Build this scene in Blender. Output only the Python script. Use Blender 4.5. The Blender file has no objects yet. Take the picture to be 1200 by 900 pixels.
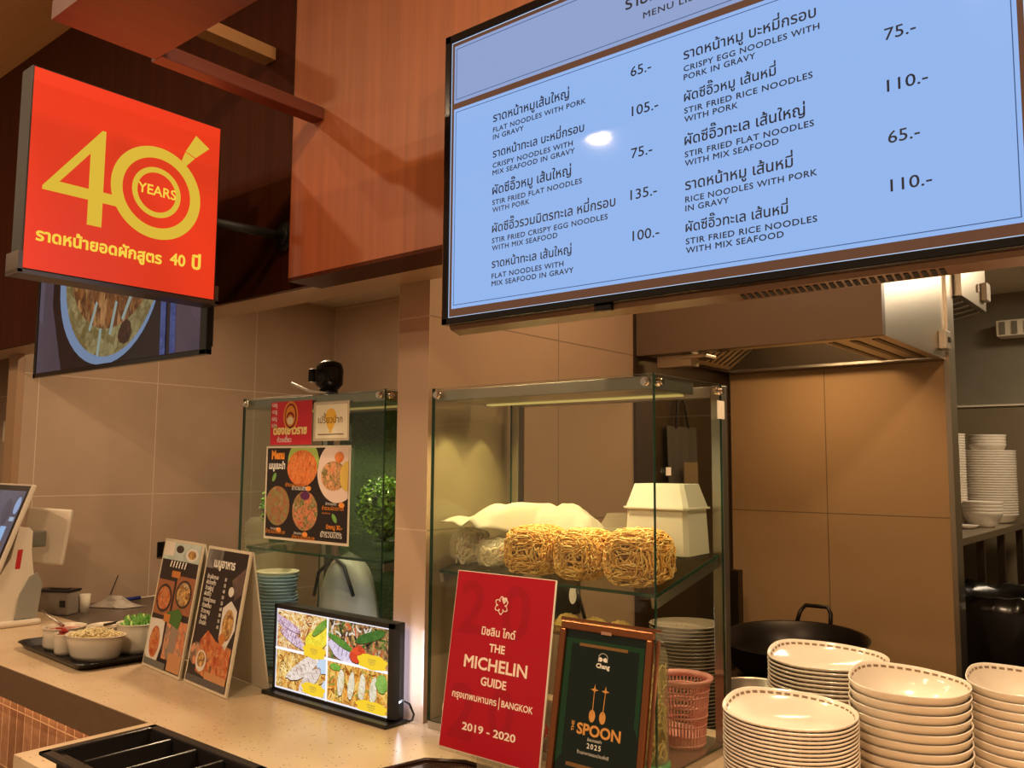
import bpy, bmesh, math, random
from mathutils import Vector, Matrix, noise
from mathutils.geometry import tessellate_polygon, interpolate_bezier, delaunay_2d_cdt

PI = math.pi
sc = bpy.context.scene
COL = sc.collection
rnd = random.Random(7)

# ------------------------------------------------------------------ camera, world, exposure
cam_d = bpy.data.cameras.new('camera')
cam_d.sensor_width = 36.0
cam_d.lens = 30.17
cam_d.clip_start = 0.02
cam = bpy.data.objects.new('camera', cam_d)
COL.objects.link(cam)
_yaw, _pit, _rol = math.radians(39.5686), math.radians(5.46873), math.radians(0.42294)
_f = Vector((-math.sin(_yaw) * math.cos(_pit), math.cos(_yaw) * math.cos(_pit), math.sin(_pit)))
_r = Vector((math.cos(_yaw), math.sin(_yaw), 0))
_u = _r.cross(_f)
_r2 = math.cos(_rol) * _r + math.sin(_rol) * _u
_u2 = -math.sin(_rol) * _r + math.cos(_rol) * _u
_m = Matrix((_r2, _u2, -_f)).transposed().to_4x4()
_m.translation = Vector((0, 0, 1.58))
cam.matrix_world = _m
sc.camera = cam

sc.view_settings.view_transform = 'Standard'
sc.view_settings.look = 'None'
sc.view_settings.gamma = 1.0
sc.view_settings.use_curve_mapping = False
sc.view_settings.exposure = 0.12
sc.cycles.use_denoising = True
sc.cycles.max_bounces = 10
sc.cycles.transparent_max_bounces = 24
sc.cycles.sample_clamp_indirect = 4.0

def lin(c):
    return tuple((x / 255 / 12.92) if x / 255 <= 0.04045 else ((x / 255 + 0.055) / 1.055) ** 2.4 for x in c)

world = bpy.data.worlds.new('world')
sc.world = world
world.use_nodes = True
_bg = world.node_tree.nodes['Background']
_bg.inputs[0].default_value = (1.0, 0.70, 0.44, 1)
_bg.inputs[1].default_value = 0.30

WARM = (1.0, 0.71, 0.44)
NEUT = (1.0, 0.80, 0.55)
def area(name, loc, size, power, color=WARM, rot=(0, 0, 0), size_y=None, spread=None):
    d = bpy.data.lights.new(name, 'AREA')
    d.energy = power; d.color = color
    d.shape = 'DISK' if size_y is None else 'RECTANGLE'
    d.size = size
    if size_y: d.size_y = size_y
    if spread: d.spread = spread
    o = bpy.data.objects.new(name, d); COL.objects.link(o)
    o.location = loc; o.rotation_euler = rot
    return o
def spot(name, loc, target, power, color=WARM, angle=60, blend=0.5, radius=0.03):
    d = bpy.data.lights.new(name, 'SPOT')
    d.energy = power; d.color = color; d.spot_size = math.radians(angle); d.spot_blend = blend
    d.shadow_soft_size = radius
    o = bpy.data.objects.new(name, d); COL.objects.link(o)
    o.location = loc
    o.rotation_euler = (Vector(target) - Vector(loc)).to_track_quat('-Z', 'Y').to_euler()
    return o

# ceiling downlights over the customer side (front of the counter)
area('downlight', (-3.1, -0.8, 3.42), 0.1, 42)
area('downlight', (-2.6, -1.22, 3.42), 0.1, 26)
area('downlight', (-0.70, 0.45, 3.42), 0.3, 26)
_g = bpy.data.lights.new('ceiling_fill_light', 'POINT'); _g.energy = 22; _g.color = WARM; _g.shadow_soft_size = .12  # unseen lamp, added to brighten the ceiling and upper wall
_go = bpy.data.objects.new('ceiling_fill_light', _g); COL.objects.link(_go); _go.location = (-4.6, -0.4, 2.95)
area('downlight', (0.35, 0.60, 3.42), 0.12, 41)
area('downlight', (-0.6, -0.7, 3.42), 0.12, 42)
# lamps in the kitchen ceiling
area('kitchen_light', (-3.2, 2.2, 2.57), 0.16, 17)
area('kitchen_light', (-0.25, 1.98, 2.57), 0.16, 15)
area('kitchen_light', (-1.25, 2.15, 2.57), 0.14, 5)
area('back_room_light', (-0.2, 4.6, 2.57), 0.5, 15, NEUT)

# ------------------------------------------------------------------ materials
def newmat(name):
    m = bpy.data.materials.new(name); m.use_nodes = True
    nt = m.node_tree; p = nt.nodes['Principled BSDF']
    return m, nt, p
def mat(name, col, rough=0.5, metal=0.0, var=0.0, vscale=20, emit=None, estr=0.0, trans=0.0, spec=None, bump=0.0, stretch=None, coat=0.0, sss=0.0):
    m, nt, p = newmat(name)
    c = lin(col)
    p.inputs['Base Color'].default_value = (*c, 1)
    p.inputs['Roughness'].default_value = rough
    p.inputs['Metallic'].default_value = metal
    if spec is not None: p.inputs['Specular IOR Level'].default_value = spec
    if trans: p.inputs['Transmission Weight'].default_value = trans
    if coat: p.inputs['Coat Weight'].default_value = coat; p.inputs['Coat Roughness'].default_value = 0.08
    if emit:
        p.inputs['Emission Color'].default_value = (*lin(emit), 1); p.inputs['Emission Strength'].default_value = estr
    if sss:
        p.inputs['Subsurface Weight'].default_value = sss; p.inputs['Subsurface Radius'].default_value = (.02, .012, .006)
    if var or bump:
        tc = nt.nodes.new('ShaderNodeTexCoord'); n = nt.nodes.new('ShaderNodeTexNoise')
        n.inputs['Scale'].default_value = vscale; n.inputs['Detail'].default_value = 5
        src = tc.outputs['Object']
        if stretch:
            mp = nt.nodes.new('ShaderNodeMapping'); mp.inputs['Scale'].default_value = stretch
            nt.links.new(src, mp.inputs[0]); src = mp.outputs[0]
        nt.links.new(src, n.inputs['Vector'])
        if var:
            r = nt.nodes.new('ShaderNodeValToRGB')
            r.color_ramp.elements[0].position = 0.3; r.color_ramp.elements[1].position = 0.7
            r.color_ramp.elements[0].color = (*[x * (1 - var) for x in c], 1)
            r.color_ramp.elements[1].color = (*[min(1, x * (1 + var)) for x in c], 1)
            nt.links.new(n.outputs[0], r.inputs[0]); nt.links.new(r.outputs[0], p.inputs['Base Color'])
        if bump:
            b = nt.nodes.new('ShaderNodeBump'); b.inputs['Strength'].default_value = bump; b.inputs['Distance'].default_value = 0.003
            nt.links.new(n.outputs[0], b.inputs['Height']); nt.links.new(b.outputs[0], p.inputs['Normal'])
    return m
def emis(name, col, s=1.0):
    m = bpy.data.materials.new(name); m.use_nodes = True; nt = m.node_tree
    nt.nodes.clear()
    e = nt.nodes.new('ShaderNodeEmission'); e.inputs[0].default_value = (*lin(col), 1); e.inputs[1].default_value = s
    o = nt.nodes.new('ShaderNodeOutputMaterial'); nt.links.new(e.outputs[0], o.inputs[0])
    return m
def glass_mat(name, tint=(0.93, 0.965, 0.93), rough=0.0, refl=1.0, haze=0.0, hazecol=(255, 240, 210)):
    # clear sheet: see-through with a mirror reflection that grows at grazing angles
    m = bpy.data.materials.new(name); m.use_nodes = True; nt = m.node_tree; nt.nodes.clear()
    t = nt.nodes.new('ShaderNodeBsdfTransparent'); t.inputs[0].default_value = (*tint, 1)
    g = nt.nodes.new('ShaderNodeBsdfGlossy'); g.inputs['Roughness'].default_value = rough
    fr = nt.nodes.new('ShaderNodeLayerWeight'); fr.inputs[0].default_value = .5
    pw_ = nt.nodes.new('ShaderNodeMath'); pw_.operation = 'POWER'; pw_.inputs[1].default_value = 5
    nt.links.new(fr.outputs['Facing'], pw_.inputs[0])
    ml = nt.nodes.new('ShaderNodeMath'); ml.operation = 'MULTIPLY_ADD'; ml.inputs[1].default_value = .92 * refl; ml.inputs[2].default_value = .035 * refl
    nt.links.new(pw_.outputs[0], ml.inputs[0])
    mx = nt.nodes.new('ShaderNodeMixShader'); nt.links.new(ml.outputs[0], mx.inputs[0])
    nt.links.new(t.outputs[0], mx.inputs[1]); nt.links.new(g.outputs[0], mx.inputs[2])
    last = mx
    if haze:
        d = nt.nodes.new('ShaderNodeBsdfDiffuse'); d.inputs[0].default_value = (*lin(hazecol), 1)
        tl = nt.nodes.new('ShaderNodeBsdfTranslucent'); tl.inputs[0].default_value = (*lin(hazecol), 1)
        md = nt.nodes.new('ShaderNodeMixShader'); md.inputs[0].default_value = .5
        nt.links.new(d.outputs[0], md.inputs[1]); nt.links.new(tl.outputs[0], md.inputs[2])
        m2 = nt.nodes.new('ShaderNodeMixShader'); m2.inputs[0].default_value = haze
        nt.links.new(mx.outputs[0], m2.inputs[1]); nt.links.new(md.outputs[0], m2.inputs[2]); last = m2
    o = nt.nodes.new('ShaderNodeOutputMaterial'); nt.links.new(last.outputs[0], o.inputs[0])
    return m
def tile_mat(name, ax, col, grout, u0, du, z0, dz, rough=0.22, line=0.004, var=0.10):
    # large polished tiles with thin grout lines; ax = 'X' or 'Y' is the horizontal world axis of the wall
    m, nt, p = newmat(name)
    tc = nt.nodes.new('ShaderNodeTexCoord'); sp = nt.nodes.new('ShaderNodeSeparateXYZ')
    nt.links.new(tc.outputs['Object'], sp.inputs[0])
    def cell(out, o0, d):
        a = nt.nodes.new('ShaderNodeMath'); a.operation = 'SUBTRACT'; nt.links.new(out, a.inputs[0]); a.inputs[1].default_value = o0 - d / 2
        b = nt.nodes.new('ShaderNodeMath'); b.operation = 'FLOORED_MODULO'; nt.links.new(a.outputs[0], b.inputs[0]); b.inputs[1].default_value = d
        c = nt.nodes.new('ShaderNodeMath'); c.operation = 'SUBTRACT'; nt.links.new(b.outputs[0], c.inputs[0]); c.inputs[1].default_value = d / 2
        e = nt.nodes.new('ShaderNodeMath'); e.operation = 'ABSOLUTE'; nt.links.new(c.outputs[0], e.inputs[0])
        g = nt.nodes.new('ShaderNodeMath'); g.operation = 'LESS_THAN'; nt.links.new(e.outputs[0], g.inputs[0]); g.inputs[1].default_value = line / 2
        return g
    g1 = cell(sp.outputs[ax], u0, du); g2 = cell(sp.outputs['Z'], z0, dz)
    mx = nt.nodes.new('ShaderNodeMath'); mx.operation = 'MAXIMUM'
    nt.links.new(g1.outputs[0], mx.inputs[0]); nt.links.new(g2.outputs[0], mx.inputs[1])
    n = nt.nodes.new('ShaderNodeTexNoise'); n.inputs['Scale'].default_value = 2.2; n.inputs['Detail'].default_value = 6
    nt.links.new(tc.outputs['Object'], n.inputs['Vector'])
    r = nt.nodes.new('ShaderNodeValToRGB'); c = lin(col)
    r.color_ramp.elements[0].position = .3; r.color_ramp.elements[1].position = .7
    r.color_ramp.elements[0].color = (*[x * (1 - var) for x in c], 1); r.color_ramp.elements[1].color = (*[x * (1 + var) for x in c], 1)
    nt.links.new(n.outputs[0], r.inputs[0])
    mc = nt.nodes.new('ShaderNodeMix'); mc.data_type = 'RGBA'
    nt.links.new(mx.outputs[0], mc.inputs[0]); nt.links.new(r.outputs[0], mc.inputs[6]); mc.inputs[7].default_value = (*lin(grout), 1)
    nt.links.new(mc.outputs[2], p.inputs['Base Color'])
    ro = nt.nodes.new('ShaderNodeMath'); ro.operation = 'MULTIPLY_ADD'; nt.links.new(mx.outputs[0], ro.inputs[0]); ro.inputs[1].default_value = .5; ro.inputs[2].default_value = rough
    nt.links.new(ro.outputs[0], p.inputs['Roughness'])
    return m
def wood_mat(name, c1, c2, stretch=(40, 40, 1.2), rough=0.5, spec=.5):
    m, nt, p = newmat(name)
    tc = nt.nodes.new('ShaderNodeTexCoord'); mp = nt.nodes.new('ShaderNodeMapping'); mp.inputs['Scale'].default_value = stretch
    nt.links.new(tc.outputs['Object'], mp.inputs[0])
    n = nt.nodes.new('ShaderNodeTexNoise'); n.inputs['Scale'].default_value = 1.0; n.inputs['Detail'].default_value = 8; n.inputs['Roughness'].default_value = .65
    nt.links.new(mp.outputs[0], n.inputs['Vector'])
    r = nt.nodes.new('ShaderNodeValToRGB'); r.color_ramp.elements[0].position = .32; r.color_ramp.elements[1].position = .68
    r.color_ramp.elements[0].color = (*lin(c1), 1); r.color_ramp.elements[1].color = (*lin(c2), 1)
    nt.links.new(n.outputs[0], r.inputs[0]); nt.links.new(r.outputs[0], p.inputs['Base Color'])
    p.inputs['Roughness'].default_value = rough; p.inputs['Specular IOR Level'].default_value = spec
    return m
def food_mat(name, cols, scale=60, rough=.4, estr=0.0, seed=0.0, stretch=None, crev=.28):
    if scale < 30: crev = 0.0
    # mottled mix of colours, for dishes printed on menus and shown on screens
    m, nt, p = newmat(name)
    tc = nt.nodes.new('ShaderNodeTexCoord'); mp = nt.nodes.new('ShaderNodeMapping'); mp.inputs['Location'].default_value = (seed, seed * 1.7, seed * .6)
    if stretch: mp.inputs['Scale'].default_value = stretch; mp.inputs['Rotation'].default_value = (0, .5, 0)
    nt.links.new(tc.outputs['Object'], mp.inputs[0])
    d = nt.nodes.new('ShaderNodeTexNoise'); d.inputs['Scale'].default_value = scale * 1.3; nt.links.new(mp.outputs[0], d.inputs['Vector'])
    ad = nt.nodes.new('ShaderNodeMix'); ad.data_type = 'VECTOR'; ad.inputs[0].default_value = .03
    nt.links.new(mp.outputs[0], ad.inputs[4]); nt.links.new(d.outputs['Color'], ad.inputs[5])
    v = nt.nodes.new('ShaderNodeTexVoronoi'); v.inputs['Scale'].default_value = scale; nt.links.new(ad.outputs[1], v.inputs['Vector'])
    n = nt.nodes.new('ShaderNodeTexNoise'); n.inputs['Scale'].default_value = scale * .35; n.inputs['Detail'].default_value = 4; nt.links.new(mp.outputs[0], n.inputs['Vector'])
    v2 = nt.nodes.new('ShaderNodeTexVoronoi'); v2.feature = 'DISTANCE_TO_EDGE'; v2.inputs['Scale'].default_value = scale; nt.links.new(ad.outputs[1], v2.inputs['Vector'])
    cr = nt.nodes.new('ShaderNodeMapRange'); cr.inputs[1].default_value = 0.0; cr.inputs[2].default_value = .10; cr.inputs[3].default_value = 1 - crev; cr.inputs[4].default_value = 1.0; nt.links.new(v2.outputs['Distance'], cr.inputs[0])
    sx = nt.nodes.new('ShaderNodeSeparateColor'); nt.links.new(v.outputs['Color'], sx.inputs[0])
    mm = nt.nodes.new('ShaderNodeMath'); mm.operation = 'MULTIPLY_ADD'; nt.links.new(sx.outputs[0], mm.inputs[0]); mm.inputs[1].default_value = .55
    m3 = nt.nodes.new('ShaderNodeMath'); m3.operation = 'MULTIPLY_ADD'; nt.links.new(n.outputs[0], m3.inputs[0]); m3.inputs[1].default_value = 1.1; m3.inputs[2].default_value = -.32
    nt.links.new(m3.outputs[0], mm.inputs[2])
    r = nt.nodes.new('ShaderNodeValToRGB'); r.color_ramp.interpolation = 'LINEAR'
    while len(r.color_ramp.elements) < len(cols): r.color_ramp.elements.new(.5)
    for i, c in enumerate(cols):
        r.color_ramp.elements[i].position = i / (len(cols) - 1); r.color_ramp.elements[i].color = (*lin(c), 1)
    nt.links.new(mm.outputs[0], r.inputs[0])
    dk = nt.nodes.new('ShaderNodeVectorMath'); dk.operation = 'SCALE'; nt.links.new(r.outputs[0], dk.inputs[0]); nt.links.new(cr.outputs[0], dk.inputs['Scale']); r = dk
    if estr:
        p.inputs['Base Color'].default_value = (0, 0, 0, 1)
        nt.links.new(r.outputs[0], p.inputs['Emission Color']); p.inputs['Emission Strength'].default_value = estr
        p.inputs['Roughness'].default_value = .15
    else:
        nt.links.new(r.outputs[0], p.inputs['Base Color']); p.inputs['Roughness'].default_value = rough
    return m

# ------------------------------------------------------------------ mesh builder
class MB:
    def __init__(s): s.v = []; s.f = []; s.mi = []; s.sm = []
    def add(s, vs, fs, mi=0, sm=False):
        o = len(s.v); s.v += [tuple(v) for v in vs]
        for f in fs: s.f.append(tuple(i + o for i in f)); s.mi.append(mi); s.sm.append(sm)
        return s
    def box(s, x0, x1, y0, y1, z0, z1, mi=0, b=0.0):
        return s.obox(((x0 + x1) / 2, (y0 + y1) / 2, (z0 + z1) / 2), (1, 0, 0), (0, 1, 0), (0, 0, 1), abs(x1 - x0) / 2, abs(y1 - y0) / 2, abs(z1 - z0) / 2, mi, b)
    def obox(s, c, u, v, w, a, b_, d, mi=0, bev=0.0):
        c = Vector(c); u = Vector(u).normalized(); v = Vector(v).normalized(); w = Vector(w).normalized()
        if not bev:
            vs = [c + u * (a * i) + v * (b_ * j) + w * (d * k) for i in (-1, 1) for j in (-1, 1) for k in (-1, 1)]
            return s.add(vs, [(0, 1, 3, 2), (4, 6, 7, 5), (0, 4, 5, 1), (2, 3, 7, 6), (0, 2, 6, 4), (1, 5, 7, 3)], mi)
        bev = min(bev, a * .98, b_ * .98, d * .98)
        bm = bmesh.new(); bmesh.ops.create_cube(bm, size=2)
        for q in bm.verts: q.co = Vector((q.co.x * a, q.co.y * b_, q.co.z * d))
        bmesh.ops.bevel(bm, geom=list(bm.edges), offset=bev, segments=2, profile=.6, affect='EDGES')
        vs = [c + u * q.co.x + v * q.co.y + w * q.co.z for q in bm.verts]; bm.verts.index_update()
        fs = [[q.index for q in f.verts] for f in bm.faces]; bm.free()
        return s.add(vs, fs, mi)
    def quad(s, a, b, c, d, mi=0): return s.add([a, b, c, d], [(0, 1, 2, 3)], mi)
    def tube(s, pts, r, n=8, mi=0, closed=False, caps=True, sm=True):
        pts = [Vector(p) for p in pts]; L = len(pts)
        rr = r if isinstance(r, (list, tuple)) else [r] * L
        vs = []; fs = []; ref = None
        for i, p in enumerate(pts):
            a = pts[i - 1] if i > 0 else (pts[-1] if closed else pts[0]); b = pts[(i + 1) % L] if (i < L - 1 or closed) else pts[i]
            t = (b - a)
            if t.length < 1e-9: t = Vector((0, 0, 1))
            t.normalize()
            if ref is None: ref = Vector((0, 0, 1)) if abs(t.z) < .9 else Vector((1, 0, 0))
            x = t.cross(ref)
            if x.length < 1e-6: x = t.orthogonal()
            x.normalize(); y = t.cross(x); ref = -(t.cross(x).cross(t)).normalized() if False else x.cross(t)
            for k in range(n):
                an = 2 * PI * k / n; vs.append(p + x * (math.cos(an) * rr[i]) + y * (math.sin(an) * rr[i]))
        for i in range(L - (0 if closed else 1)):
            j = (i + 1) % L
            for k in range(n):
                k2 = (k + 1) % n; fs.append((i * n + k, i * n + k2, j * n + k2, j * n + k))
        s.add(vs, fs, mi, sm)
        if caps and not closed:
            o = len(s.v) - len(vs)
            s.f.append(tuple(o + k for k in range(n))[::-1]); s.mi.append(mi); s.sm.append(False)
            s.f.append(tuple(o + (L - 1) * n + k for k in range(n))); s.mi.append(mi); s.sm.append(False)
        return s
    def cyl(s, a, b, r, n=20, mi=0, r2=None):
        return s.tube([a, b], [r, r if r2 is None else r2], n, mi)
    def lathe(s, prof, c=(0, 0, 0), n=40, mi=0, fx=1.0, fy=1.0, rot=0.0, sm=True, wav=None, close=False):
        # prof: [(r, z)...] turned about the z axis; fx, fy make it oval
        vs = []; fs = []; P = len(prof); cr, sr = math.cos(rot), math.sin(rot)
        for k in range(n):
            an = 2 * PI * k / n
            for j, (r, z) in enumerate(prof):
                m, dz = wav(an, j) if wav else (1.0, 0.0)
                x = math.cos(an) * r * fx * m; y = math.sin(an) * r * fy * m
                vs.append((c[0] + x * cr - y * sr, c[1] + x * sr + y * cr, c[2] + z + dz))
        for k in range(n):
            k2 = (k + 1) % n
            for j in range(P - (0 if close else 1)):
                j2 = (j + 1) % P
                fs.append((k * P + j, k2 * P + j, k2 * P + j2, k * P + j2))
        return s.add(vs, fs, mi, sm)
    def disc(s, c, u, v, a, b, n=40, mi=0):
        c = Vector(c); u = Vector(u); v = Vector(v)
        return s.add([c + u * (a * math.cos(2 * PI * k / n)) + v * (b * math.sin(2 * PI * k / n)) for k in range(n)], [tuple(range(n))], mi)
    def ring(s, c, u, v, r0, r1, n=64, mi=0, a0=0, a1=2 * PI):
        c = Vector(c); u = Vector(u); v = Vector(v); vs = []; fs = []
        for k in range(n + 1):
            an = a0 + (a1 - a0) * k / n; d = u * math.cos(an) + v * math.sin(an); vs += [c + d * r0, c + d * r1]
        for k in range(n): fs.append((2 * k, 2 * k + 1, 2 * k + 3, 2 * k + 2))
        return s.add(vs, fs, mi)
    def prism(s, poly, d, mi=0):
        # poly: 3-D outline, extruded by vector d
        n = len(poly); d = Vector(d); a = [Vector(p) for p in poly]; vs = a + [p + d for p in a]
        tr = tessellate_polygon([a])
        fs = [tuple(t) for t in tr] + [tuple(i + n for i in t[::-1]) for t in tr] + [(i, (i + 1) % n, (i + 1) % n + n, i + n) for i in range(n)]
        return s.add(vs, fs, mi)
    def poly(s, pts, mi=0):
        a = [Vector(p) for p in pts]; return s.add(a, [tuple(t) for t in tessellate_polygon([a])], mi)
    def grid(s, rows, mi=0, sm=True):
        n = len(rows[0]); vs = [p for r in rows for p in r]
        fs = [(i * n + j, i * n + j + 1, (i + 1) * n + j + 1, (i + 1) * n + j) for i in range(len(rows) - 1) for j in range(n - 1)]
        return s.add(vs, fs, mi, sm)

ORG = {}
def obj(name, mb, mats, parent=None, loc=None, fix=False):
    me = bpy.data.meshes.new(name)
    off = Vector(ORG[parent.name]) if parent else Vector(loc or (0, 0, 0))
    me.from_pydata([Vector(v) - off for v in mb.v], [], mb.f)
    if not isinstance(mats, (list, tuple)): mats = [mats]
    for m in mats: me.materials.append(m)
    me.polygons.foreach_set('material_index', mb.mi)
    me.polygons.foreach_set('use_smooth', mb.sm)
    if fix:
        bm = bmesh.new(); bm.from_mesh(me); bmesh.ops.recalc_face_normals(bm, faces=bm.faces); bm.to_mesh(me); bm.free()
    me.update()
    o = bpy.data.objects.new(name, me); COL.objects.link(o)
    if parent: o.parent = parent
    else: o.location = off
    ORG[o.name] = tuple(off)
    return o
def tag(o, label, cat, group=None):
    o['label'] = label; o['category'] = cat
    if group: o['group'] = group
    return o
def thing(name, loc, label, cat, group=None):
    o = bpy.data.objects.new(name, None); COL.objects.link(o); o.location = loc
    o.empty_display_size = .05
    ORG[o.name] = tuple(loc)
    return tag(o, label, cat, group)
def struct(name, mb, mats, fix=False):
    o = obj(name, mb, mats, fix=fix); o['kind'] = 'structure'; return o
def copy_tree(root, loc, rotz, label, group=None):
    r = root.copy(); COL.objects.link(r); r.location = loc; r.rotation_euler = (0, 0, rotz); r['label'] = label
    if group: r['group'] = group
    for ch in list(root.children):
        c = ch.copy(); COL.objects.link(c); c.parent = r
        for g in list(ch.children):
            d = g.copy(); COL.objects.link(d); d.parent = c
    return r

# ------------------------------------------------------------------ lettering
TONES = set('\u0e48\u0e49\u0e4a\u0e4b\u0e4c')
UPPER = set('\u0e31\u0e34\u0e35\u0e36\u0e37\u0e4d\u0e47')
def _splines(s):
    c = bpy.data.curves.new('t', 'FONT'); c.body = s; c.size = 1.0
    o = bpy.data.objects.new('t', c); COL.objects.link(o)
    dg = bpy.context.evaluated_depsgraph_get()
    cv = o.evaluated_get(dg).to_curve(dg)
    out = []
    for sp in cv.splines:
        bp = sp.bezier_points; n = len(bp); pts = []
        if n == 0:
            pts = [Vector((p.co.x, p.co.y, 0)) for p in sp.points]
        for i in range(n):
            a, b = bp[i], bp[(i + 1) % n]
            d = (b.co - a.co)
            k1 = (a.handle_right - a.co).cross(d).length; k2 = (b.handle_left - b.co).cross(d).length
            if k1 + k2 < 1e-6 * max(d.length, 1e-6): pts.append(a.co.copy())
            else: pts += interpolate_bezier(a.co, a.handle_right, b.handle_left, b.co, 4)[:-1]
        q = []
        for p in pts:
            if not q or (p - q[-1]).length > 1e-5: q.append(Vector((p.x, p.y, 0)))
        if len(q) > 2 and (q[0] - q[-1]).length < 1e-5: q.pop()
        if len(q) > 2: out.append(q)
    o.evaluated_get(dg).to_curve_clear()
    bpy.data.objects.remove(o); bpy.data.curves.remove(c)
    return out
_cnt = {}
def _count(ch):
    if ch not in _cnt: _cnt[ch] = 0 if ch == ' ' else len(_splines(ch))
    return _cnt[ch]
def _area(p): return sum(p[i - 1].x * p[i].y - p[i].x * p[i - 1].y for i in range(len(p))) / 2
def _inside(pt, poly):
    r = False
    for i in range(len(poly)):
        a, b = poly[i - 1], poly[i]
        if (a.y > pt.y) != (b.y > pt.y) and pt.x < (b.x - a.x) * (pt.y - a.y) / (b.y - a.y) + a.x: r = not r
    return r
def _fatten(p, b):
    n = len(p); q = []
    for i in range(n):
        d1 = (p[i] - p[i - 1]); d2 = (p[(i + 1) % n] - p[i])
        if d1.length < 1e-9 or d2.length < 1e-9: q.append(p[i]); continue
        d1.normalize(); d2.normalize()
        nn = Vector((-d1.y - d2.y, d1.x + d2.x, 0))
        l = nn.length
        if l < .3: q.append(p[i] + Vector((-d1.y, d1.x, 0)) * b); continue
        q.append(p[i] + nn / l * (b * min(2.0 / l, 1.6)))
    return q
_tri = {}
def _glyph_mesh(loops, key):
    # triangulate one character; overlapping strokes are merged (non-zero winding)
    o0 = loops[0][0]
    if key not in _tri:
        vs = []; es = []
        for l in loops:
            b = len(vs); vs += [(p - o0).to_2d() for p in l]; es += [(b + i, b + (i + 1) % len(l)) for i in range(len(l))]
        r = delaunay_2d_cdt(vs, es, [], 0, 1e-5)
        V, F = r[0], r[2]; lp = [[(p - o0) for p in l] for l in loops]; keep = []
        for f in F:
            c = (V[f[0]] + V[f[1]] + V[f[2]]) / 3; w = 0
            for l in lp:
                for i in range(len(l)):
                    a, b = l[i - 1], l[i]
                    if (a.y <= c.y) != (b.y <= c.y) and a.x + (b.x - a.x) * (c.y - a.y) / (b.y - a.y) > c.x: w += 1 if b.y > a.y else -1
            if w: keep.append(tuple(f))
        _tri[key] = ([Vector((v.x, v.y, 0)) for v in V], keep)
    V, F = _tri[key]
    return [v + o0 for v in V], F
def glyphs(s, bold=0.0, spacing=0.0):
    sp = _splines(s); V = []; F = []; i0 = 0; prev = ''; x_add = 0.0
    for ci, ch in enumerate(s):
        k = _count(ch); ps = sp[i0:i0 + k]; i0 += k
        lift = .19 if (ch in TONES and prev in UPPER) else 0.0
        prev = ch
        if spacing and ci and ord(ch) < 0xe30: x_add += spacing
        if not ps: continue
        big = max(ps, key=lambda p: abs(_area(p))); sg = 1 if _area(big) > 0 else -1
        loops = [_fatten(p, -bold * sg) if bold else p for p in ps]
        v, f = _glyph_mesh(loops, (ch, round(bold, 4)))
        b = len(V); V += [p + Vector((x_add, lift, 0)) for p in v]; F += [tuple(b + i for i in t) for t in f]
    return V, F
def letter(mb, s, o, u, v, width=None, size=None, height=None, bold=0.0, mi=0, align='l', spacing=0.0):
    # set the words s on a plane with origin o (left end of the baseline), right vector u, up vector v
    V, F = glyphs(s, bold, spacing)
    x0 = min(p.x for p in V); x1 = max(p.x for p in V)
    k = width / (x1 - x0) if width else size
    ky = k
    if height: ky = height / .72
    if align == 'c': sh = -(x0 + x1) / 2
    else: sh = -x0
    o = Vector(o); u = Vector(u); v = Vector(v)
    mb.add([o + u * ((p.x + sh) * k) + v * (p.y * ky) for p in V], F, mi)
    return mb
# ------------------------------------------------------------------ shared materials
M = {}
M['tileY'] = tile_mat('taupe wall tile along y', 'Y', (186, 162, 138), (214, 194, 170), 1.728, .6, 1.42, .588)
M['tileX'] = tile_mat('taupe wall tile along x', 'X', (186, 162, 138), (214, 194, 170), -1.99, .6, 1.405, .588)
M['tilepY'] = tile_mat('partition tile along y', 'Y', (166, 137, 109), (120, 96, 72), 1.66 + .6, .6, 1.405, .588, var=.06)
M['tilepX'] = tile_mat('column tile along x', 'X', (188, 160, 132), (205, 180, 150), -3.0, 6, 1.405, .588, var=.06)
M['tilebX'] = tile_mat('cooking wall tile along x', 'X', (168, 135, 96), (112, 86, 60), -1.243, .6, 1.40, .588, var=.05)
M['wood'] = wood_mat('warm orange wood laminate', (122, 68, 36), (142, 82, 44))
M['wood_shaded'] = wood_mat('shade-darkened wood laminate', (56, 23, 9), (70, 31, 13), spec=.08)  # same laminate, with the shade of the recess put into its colour
M['wood_ceil'] = wood_mat('ceiling wood', (216, 156, 96), (226, 168, 106), (1.2, 30, 30))
M['wood_can'] = wood_mat('canopy wood', (84, 34, 16), (100, 44, 21), (30, 1.2, 30))
M['wood_light'] = wood_mat('pale wood', (176, 130, 84), (196, 150, 100), (30, 1.2, 30))
M['cream'] = mat('cream paint', (240, 228, 204), .7)
M['greige'] = mat('greige laminate', (168, 136, 104), .35)
M['grey_plaster'] = mat('grey plaster', (136, 128, 110), .8, var=.08, vscale=6)
M['floor'] = tile_mat('floor tile', 'X', (120, 105, 88), (90, 78, 64), 0, .6, 0, 50)
M['steel'] = mat('brushed stainless steel', (190, 182, 168), .32, 1.0, bump=.05, vscale=8, stretch=(2, 2, 90))
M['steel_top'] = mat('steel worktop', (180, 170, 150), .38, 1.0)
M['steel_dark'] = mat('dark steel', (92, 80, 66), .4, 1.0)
M['chrome'] = mat('chrome', (225, 215, 200), .12, 1.0)
M['black'] = mat('black plastic', (18, 16, 15), .35)
M['black_gloss'] = mat('glossy black plastic', (14, 13, 13), .12)
M['black_matte'] = mat('matte black', (22, 19, 17), .6)
M['iron'] = mat('seasoned iron', (34, 28, 24), .34, .7)
M['white_pl'] = mat('white plastic', (226, 214, 194), .35)
M['white_cer'] = mat('glazed white ceramic', (240, 228, 210), .16, coat=.4)
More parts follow.
